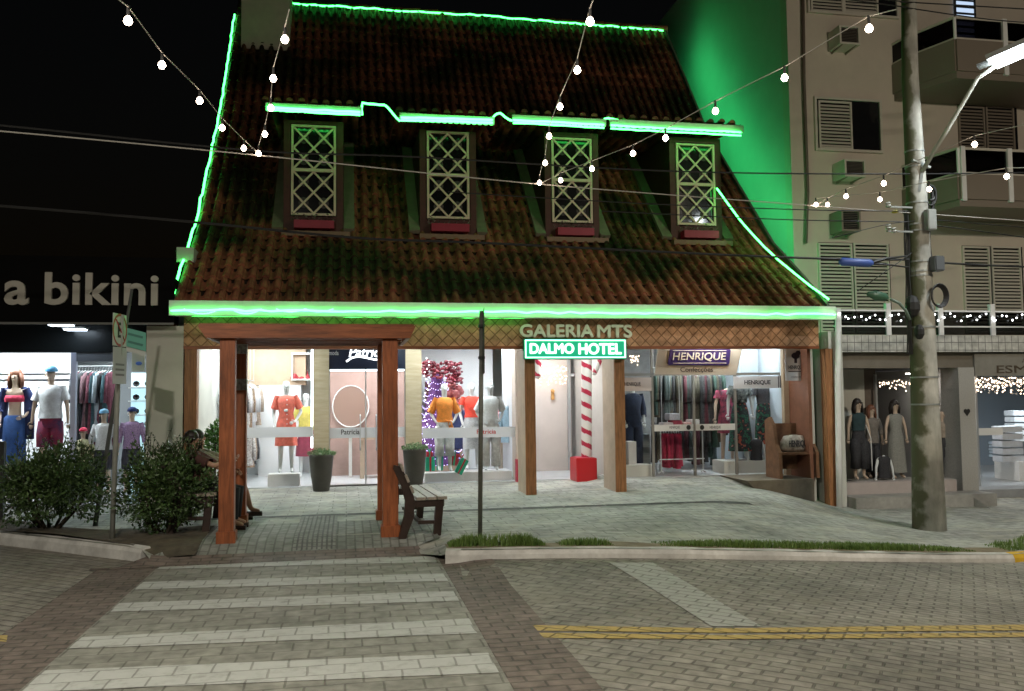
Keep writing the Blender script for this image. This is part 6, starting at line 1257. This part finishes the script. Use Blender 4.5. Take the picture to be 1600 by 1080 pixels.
# cables running down the left of the pole
mb = MB()
for k in range(4): mb.tube([pat(y)[0] + Vector((-pat(y)[1] - .02 - .012 * k + .008 * math.sin(y * .07 + k), -.02 + .015 * k, 0)) for y in range(330, 560, 14)], .011, 6)
mb.build('cable_bundle', M_cable, pole)
mb = MB()
for k in range(3): mb.tube([pat(y)[0] + Vector((pat(y)[1] * .9 + .01 * k + .010 * math.sin(y * .09 + k), -.05, 0)) for y in range(290, 430, 10)], .009, 6)
mb.build('cable_bundle', M_cable, pole)
c, r = pat(300)
MB().tube([c + Vector((r + .05 + .09 * math.sin(t) , -.05, .11 * math.cos(t) - .02)) for t in rng(-.4, 3.4, 12)], .02, 8).tube([c + Vector((r + .03 + .10 * math.sin(t), -.07, .15 * math.cos(t) - .06)) for t in rng(-.4, 3.6, 12)], .013, 8).tube([c + Vector((r + .1, -.03, .02)), c + Vector((r + .09, -.03, -.3))], .03, 8).build('cable_loop', M_cable, pole)
c, r = pat(345); MB().box(c.x - .02, c.x + .12, c.y - r - .12, c.y - r, c.z - .18, c.z + .12).build('junction_box', M_galv, pole, bevel=.01)
c, r = pat(415); MB().box(c.x + .04, c.x + .20, c.y - r - .14, c.y - r + .02, c.z - .12, c.z + .10).build('meter_box', mat('grey box', (.10, .11, .12), .4), pole, bevel=.015)
c, r = pat(465); rg = MB()
for k in range(5): rg.tube([c + Vector((.13 + (.105 + .008 * k) * math.cos(t), -r - .03 - .012 * k, (.14 + .008 * k) * math.sin(t))) for t in rng(0, math.tau, 20)], .012, 6)
rg.build('cable_coil', M_cable, pole)
MB().sphere(pat(480)[0] + Vector((-.22, -.1, 0)), .13, 10, (.8, .8, 1.3)).sphere(pat(520)[0] + Vector((-.12, -.1, 0)), .1, 10, (.7, .8, 1.2)).build('cable_tangle', M_cable, pole)
mb = MB()
for (x, y) in ((1388, 320), (1388, 355), (1397, 360)): mb.lathe([(.02, -.04), (.045, -.02), (.03, 0), (.045, .02), (.02, .04)], P(x, y, UY - .1), 10)
mb.build('insulator', mat('porcelain', (.45, .46, .42), .3), pole); MB().sphere(P(1398, 331, UY - .1), .045, 8, (1.3, 1, .6)).build('yellow_tag', mat('yellow tag', (.5, .45, .05), .5), pole)
for yy in (320, 358): MB().bar(P(1386, yy + 3, UY - .1), P(1436, yy + 5, UY - .05), .025, .025).build('side_bracket', M_galv, pole)
# secondary old lamp arm at the left of the pole
old = empty('old_street_lamp', P(1415, 480, UY - .15), 'small unlit green street lamp on a curved arm left of the pole', 'street lamp')
MB().tube([P(x, y, UY - .2) for x, y in ((1422, 500), (1415, 485), (1405, 474), (1392, 468))], .022, 8).build('arm', mat('greenish arm', (.14, .20, .16), .5), old, smooth=True)
MB().loft([(0, 0, -.14, .02, .02), (0, 0, -.10, .06, .05), (0, 0, .05, .075, .055), (0, 0, .18, .035, .035), (0, 0, .2, .01, .01)], 14, cap=True).xform(Matrix.Translation(P(1374, 463, UY - .2)) @ Matrix.Rotation(R(-80), 4, 'Y')).build('lamp_head', mat('green lamp head', (.05, .13, .08), .4), old, smooth=True)
# the lit street lamp
SLp = empty('street_lamp', P(1440, 270, UY), 'bright white street lamp head on a slanting arm from the utility pole', 'street lamp')
hd = P(1590, 82, UY - 1.35); a0 = P(1441, 268, UY - .15); a1 = P(1528, 122, UY - .95)
MB().tube([a0, a0.lerp(a1, .5), a1, hd - (hd - a1) * .25], [.032, .03, .028, .026], 10).build('arm', mat('pale arm paint', (.50, .50, .44), .5, var=.1), SLp, smooth=True); MB().bar(P(1425, 250, UY - .12), P(1453, 262, UY - .12), .05, .03).bar(P(1441, 268, UY - .15), P(1436, 300, UY - .12), .04).build('arm_clamp', M_galv, SLp)
dr = Vector((hd.x - a1.x, hd.y - a1.y, .10)).normalized(); an = math.atan2(dr.y, dr.x)
ML = Matrix.Translation(hd) @ Matrix.Rotation(an, 4, 'Z') @ Matrix.Rotation(R(-12), 4, 'Y')
MB().loft([(-.34, 0, .02, .01, .01)] * 2, 8).obox((0, 0, .05), (.70, .36, .07)).obox((-.42, 0, .03), (.16, .1, .06)).xform(ML).build('housing', mat('lamp housing', (.35, .36, .36), .4), SLp, bevel=0)
MB().obox((.02, 0, -.01), (.66, .34, .06)).xform(ML).build('led_board', emit('street led', (.86, .97, 1), 22), SLp)
def spot(name, loc, target, power, col, size, ang, parent=None, blend=.6):
    l = bpy.data.lights.new(name, 'SPOT'); l.energy = power; l.color = col; l.shadow_soft_size = size; l.spot_size = R(ang); l.spot_blend = blend
    o = bpy.data.objects.new(name, l); C.objects.link(o); o.location = loc; o.rotation_euler = (Vector(target) - Vector(loc)).to_track_quat('-Z', 'Y').to_euler(); return o
def arealight(name, loc, power, col, sx, sy, rz=0, tilt=(0, 0)):
    l = bpy.data.lights.new(name, 'AREA'); l.shape = 'RECTANGLE'; l.size = sx; l.size_y = sy; l.energy = power; l.color = col
    o = bpy.data.objects.new(name, l); C.objects.link(o); o.location = loc; o.rotation_euler = (R(tilt[0]), R(tilt[1]), rz); return o
arealight('street_area_light', hd - Vector((0, 0, .05)), 150, (.88, .97, 1), .5, .22, an)
# the other lamps of this street stand on the near pavement, behind the photographer
def near_lamp(x, y, hx, hy, z, power, col, label, facade_flood=0):
    o = empty('street_lamp', (x, y, 0), label, 'street lamp'); MB().tube([(x, y, -.2), (x, y, z - .6)], [.11, .07], 12).build('pole', M_galv, o, smooth=True); MB().tube([(x, y, z - .7), (lerp(x, hx, .5), lerp(y, hy, .5), z - .05), (hx, hy, z + .06)], .035, 8).build('arm', M_galv, o); MB().box(hx - .15, hx + .15, hy - .3, hy + .3, z + .03, z + .10).build('lamp_head', M_galv, o)
    arealight('street_area_light', (hx, hy, z), power, col, .28, .55)
    if facade_flood: arealight('street_area_light', (hx + .3, hy + .3, z + .1), facade_flood * 1.0, col, .3, .3, R(-38), (80, 0))  # added flood aimed across at the apartment block, without a lamp head
near_lamp(-3.2, -2.2, -2.6, 1.0, 7.0, 740, (1, .93, .80), 'street lamp on the near pavement to the left')
near_lamp(10.5, -2.2, 10.5, 1.0, 8.2, 560, (1, .88, .70), 'street lamp on the near pavement to the right', 330)
# ---------------- cables across the street ----------------------------------------
def wire(pix, label, r=.011, m=M_cable, name='overhead_cable', group='overhead cables across the street'):
    """pix: (x, y, Y); smooth sag through the points"""
    ps = [P(*p) for p in pix]; out = []
    for i in range(len(ps) - 1):
        p0, p1, p2, p3 = ps[max(0, i - 1)], ps[i], ps[i + 1], ps[min(len(ps) - 1, i + 2)]
        for k in range(10):
            t = k / 10; out.append(.5 * ((2 * p1) + (-p0 + p2) * t + (2 * p0 - 5 * p1 + 4 * p2 - p3) * t * t + (-p0 + 3 * p1 - 3 * p2 + p3) * t ** 3))
    out.append(ps[-1]); return thing(MB().tube(out, r, 5), name, m, label, 'cable', group)
UYc = UY - .1
wire([(-200, 190, 8.6), (0, 205, 9), (404, 243, 9.6), (843, 288, 10.2), (1275, 322, 10.8), (1395, 331, UYc), (1700, 352, 12)], 'pale steel support wire from which the bulb strings hang', .007, M_wire, 'support_wire')
wire([(-200, 180, 9.4), (0, 196, 9.6), (404, 236, 10.2), (640, 245, 10.4), (1060, 268, 10.9), (1420, 272, UYc + .05), (1700, 268, 12.5)], 'thin dark cable just above the pale support wire')
wire([(-200, 312, 10.4), (0, 322, 10.5), (300, 347, 10.7)] + [(560, 372, 10.9), (760, 380, 11), (1100, 397, 11), (1310, 405, 11.1), (1420, 406, UYc)], 'dark cable running from the left edge over the lower roof to the blue splice', .016)
wire([(1452, 410, UYc), (1600, 417, 12), (1800, 420, 12.5)], 'dark cable leaving the pole to the right at the meter box', .016)
wire([(700, 300, 11.3), (1000, 318, 11.2), (1260, 328, 11.1), (1420, 330, UYc)], 'dark cable over the roof just above the support wire pins', .008)
wire([(940, 330, 11.3), (1220, 343, 11.2), (1420, 347, UYc)], 'dark cable ending at the lower bracket of the pole', .008)
wire([(1440, 350, UYc), (1520, 360, 11.8), (1700, 385, 12.6)], 'dark cable sloping down to the right from the lower bracket', .009)
wire([(1440, 342, UYc), (1700, 364, 12.6)], 'dark cable leaving the pole to the right above the sloping one', .007)
wire([(1220, -14, 11), (1405, 10, UYc), (1428, 14, UYc), (1560, 32, 11.6), (1700, 40, 12)], 'dark cable high across the pole near the top edge', .010)
wire([(1200, -22, 11), (1405, 2, UYc), (1428, 4, UYc), (1700, 20, 12)], 'dark cable highest across the pole', .010)
wire([(1340, 455, 11.2), (1390, 420, 11.2), (1425, 395, UYc)], 'short drop cable from the pole down to the terrace', .006)
wire([(1300, 372, 11.2), (1380, 352, 11.2), (1430, 345, UYc)], 'thin cable rising to the pole from the apartment block', .005)
wire([(600, 258, 11), (1000, 265, 11), (1240, 300, 11.1), (1420, 322, UYc)], 'thin cable behind the third dormer window', .005) if 0 else None
sp_ = empty('cable_splice', P(1337, 410, 11.1), 'bright blue cylindrical splice hanging on the cable beside the pole', 'cable splice')
MB().tube([P(1312, 409, 11.1), P(1316, 409, 11.1), P(1358, 411.5, 11.1), P(1363, 411, 11.1)], [.035, .058, .058, .035], 14).build('sleeve', mat('blue sleeve', (.06, .12, .42), .45), sp_, smooth=True); MB().tube([P(1363, 411, 11.1), P(1385, 404, 11.1), P(1420, 400, UYc)], [.03, .02, .014], 6).tube([P(1363, 412, 11.1), P(1390, 414, 11.1), P(1420, 418, UYc)], [.02, .014, .012], 6).build('tail', M_cable, sp_)
# ---------------- bulb strings ------------------------------------------------------
def bulbs(pix, label, Y0, Y1, r0=.027, ends=((), ())):
    n = len(pix); o = empty('bulb_string', P(pix[0][0], pix[0][1], Y0), label, 'string lights', 'zigzag strings of warm bulbs over the street'); cab = MB(); prev = None
    Ys = [lerp(Y0, Y1, i / (n - 1)) for i in range(n)]; ps = [P(x, y, Y) for (x, y), Y in zip(pix, Ys)]
    hang = Vector((0, 0, .09)); line = [p + hang for p in ps]
    if ends[0]: line.insert(0, P(*ends[0]))
    if ends[1]: line.append(P(*ends[1]))
    cab.tube(line, .004, 5); cab.build('cable', M_wire, o)
    for p in ps:
        b = MB().lathe([(.003, -r0), (r0 * .6, -r0 * .8), (r0, -r0 * .1), (r0 * .8, r0 * .55), (r0 * .38, r0 * 1.1)], p, 12).build('bulb', M_bulb, o, smooth=True); MB().tube([p + Vector((0, 0, r0 * 1.1)), p + Vector((0, 0, .095))], r0 * .38, 8).build('socket', M_cable, b)
bulbs([(200, 33), (253, 102), (312, 158), (347, 200), (381, 232)], 'string of warm bulbs coming from the upper left down to the pale wire', 5.6, 9.2, ends=((183, -2, 4.9), (404, 240, 9.6)))
bulbs([(445, 62), (427, 123), (423, 169), (414, 210), (404, 240)], 'string of warm bulbs dropping past the chimney to the pale wire', 6.2, 9.55, ends=((452, 15, 5.3), ()))
bulbs([(922, 34), (902, 110), (875, 167), (858, 213), (852, 255), (843, 286)], 'string of warm bulbs dropping from the top centre to the pale wire', 5.4, 10.1, ends=((932, -12, 4.8), ()))
bulbs([(1358, 45), (1226, 122), (1118, 174), (1040, 216), (989, 240), (925, 264), (876, 282)], 'string of warm bulbs rising to the right from the middle of the pale wire', 5.4, 10.1, ends=((1400, 15, 4.9), (843, 288, 10.15)))
bulbs([(1523, 226), (1381, 287), (1322, 307), (1293, 320)], 'string of warm bulbs crossing just behind the utility pole', 7.6, 10.7, ends=((1600, 195, 6.8), (1275, 322, 10.8)))
bulbs([(1573, 276), (1452, 296), (1375, 312), (1275, 320)], 'lowest string of warm bulbs near the utility pole', 7.8, 10.75, ends=((1620, 262, 7.2), ()))
# ---------------- the couple on the left bench -----------------------------------------
hb_c = lb.location
def seated(px, py_head, Y, label, shirt, pants, skin, hairm, lean, face, rot, hair_len, arms, legsx=0, bk=0):
    o = empty('person', (0, 0, 0), label, 'person', 'couple embracing on the bench')
    ps = dict(pelvis=(0, .02, .56, .13, .10), waist=(lean * .3, .03, .72, .11, .085), chest=(lean * .7, .02, .92, .15, .10), collar=(lean * 1.0, .0, 1.07, .085, .06), neck=(lean * 1.1, -.015, 1.13, .05), jaw=(lean * 1.25, -.035, 1.20, .06), skull=(lean * 1.35, -.03, 1.29, .082, .092), crown=(lean * 1.4, -.02, 1.365, .055),
              shL=(-.17 + lean * .9, .0, 1.04, .052), shR=(.17 + lean * .9, .0, 1.04, .052), hiL=(-.09, -.05, .54, .10), hiR=(.09, -.05, .54, .10), knL=(-.12 + legsx, -.46, .53, .062), knR=(.11 + legsx, -.46, .53, .062), anL=(-.12 + legsx, -.44, .11, .038), anR=(.12 + legsx, -.42, .11, .038), toL=(-.12 + legsx, -.58, .06, .032), toR=(.13 + legsx, -.56, .06, .032), face=face); ps.update(arms)
    for k_, dy_ in dict(waist=.03, chest=.09, collar=.14, neck=.16, jaw=.165, skull=.18, crown=.19, shL=.12, shR=.12).items(): q_ = ps[k_]; ps[k_] = (q_[0], q_[1] + dy_) + tuple(q_[2:])
    for k_ in list(ps):
        if k_ != 'face' and (k_ in ('waist', 'chest', 'collar', 'neck', 'jaw', 'skull', 'crown', 'shL', 'shR') or k_[:2] in ('el', 'wr', 'ha')): q_ = ps[k_]; ps[k_] = (q_[0], q_[1], .56 + (q_[2] - .56) * .9) + tuple(q_[3:])
    j, b = figure(o, skin, pose=ps)
    c = Vector(ps['chest'][:3]); w = Vector(ps['waist'][:3]); cl = Vector(ps['collar'][:3]); mb = MB().loft([(cl.x, cl.y, cl.z + .03, .075, .06), (cl.x, cl.y, cl.z, .13, .08), (c.x, c.y, c.z + .04, .185, .125), (c.x, c.y, c.z - .05, .175, .13), (w.x, w.y, w.z, .16, .125), (0, .02, .52, .175, .14)], 24, .03, 6)
    for s in 'LR': sleeve(mb, j, s, .8, .072)
    mb.build('shirt', shirt, o, smooth=True); mb = MB().loft([(0, .02, .66, .16, .13), (0, .01, .54, .18, .15), (0, -.02, .45, .15, .13)], 20, cap=True)
    for s in 'LR': mb.tube([Vector(j['hi' + s][:3]), Vector(j['hi' + s][:3]).lerp(Vector(j['kn' + s][:3]), .5), Vector(j['kn' + s][:3])] + ([Vector(j['kn' + s][:3]).lerp(Vector(j['an' + s][:3]), .9)] if pants[1] else []), [.11, .095, .08] + ([.065] if pants[1] else []), 12)
    mb.build('trousers' if pants[1] else 'shorts', pants[0], o, smooth=True); hair(o, hairm, hair_len, 'hair', ps)
    for s in 'LR': t = Vector(j['to' + s][:3]); a = Vector(j['an' + s][:3]); MB().tube([a + Vector((0, .05, -.075)), t + Vector((0, -.03, -.03))], [.04, .036], 8).build('shoe', M_bench, o)
    k = P(px, py_head, Y); o.rotation_euler.z = R(rot); o.scale = (.92,) * 3; h = Matrix.Rotation(R(rot), 3, 'Z') @ Vector(ps['skull'][:3]); o.location = (lb.location.x + .12 + bk, Y - h.y * .92, walk_z(k.x, Y) + .0); return o
red_arm = dict(elL=(-.26, -.22, .90, .038), wrL=(-.04, -.40, .98, .026), haL=(.03, -.44, 1.0, .028, .016), elR=(.30, -.12, .84, .038), wrR=(.26, -.36, .78, .026), haR=(.24, -.42, .76, .028, .016))
seated(292, 690, 11.6, 'person with short dark hair embracing another on the left bench behind a bush', cloth('maroon shirt', (.07, .03, .025)), (cloth('black jeans', (.015, .015, .018)), 1), M_human, M_hair, .07, (.75, -.6, 0), 84, .0, red_arm)
arm2 = dict(elL=(-.28, -.16, .86, .036), wrL=(-.22, -.38, .92, .025), haL=(-.20, -.44, .95, .027, .016), elR=(.24, -.22, .88, .036), wrR=(.10, -.40, 1.0, .025), haR=(.04, -.44, 1.02, .027, .016), anL=(-.04, -.56, .18, .038), toL=(-.02, -.69, .13, .032))
seated(317, 704, 11.98, 'person with long dark hair and olive striped top leaning on the other', cloth('olive striped top', (.30, .28, .20), (.14, .12, .08), 30), (cloth('short beige', (.16, .12, .09)), 0), M_human, M_hair, -.09, (-.7, -.5, -.1), 96, .22, arm2)
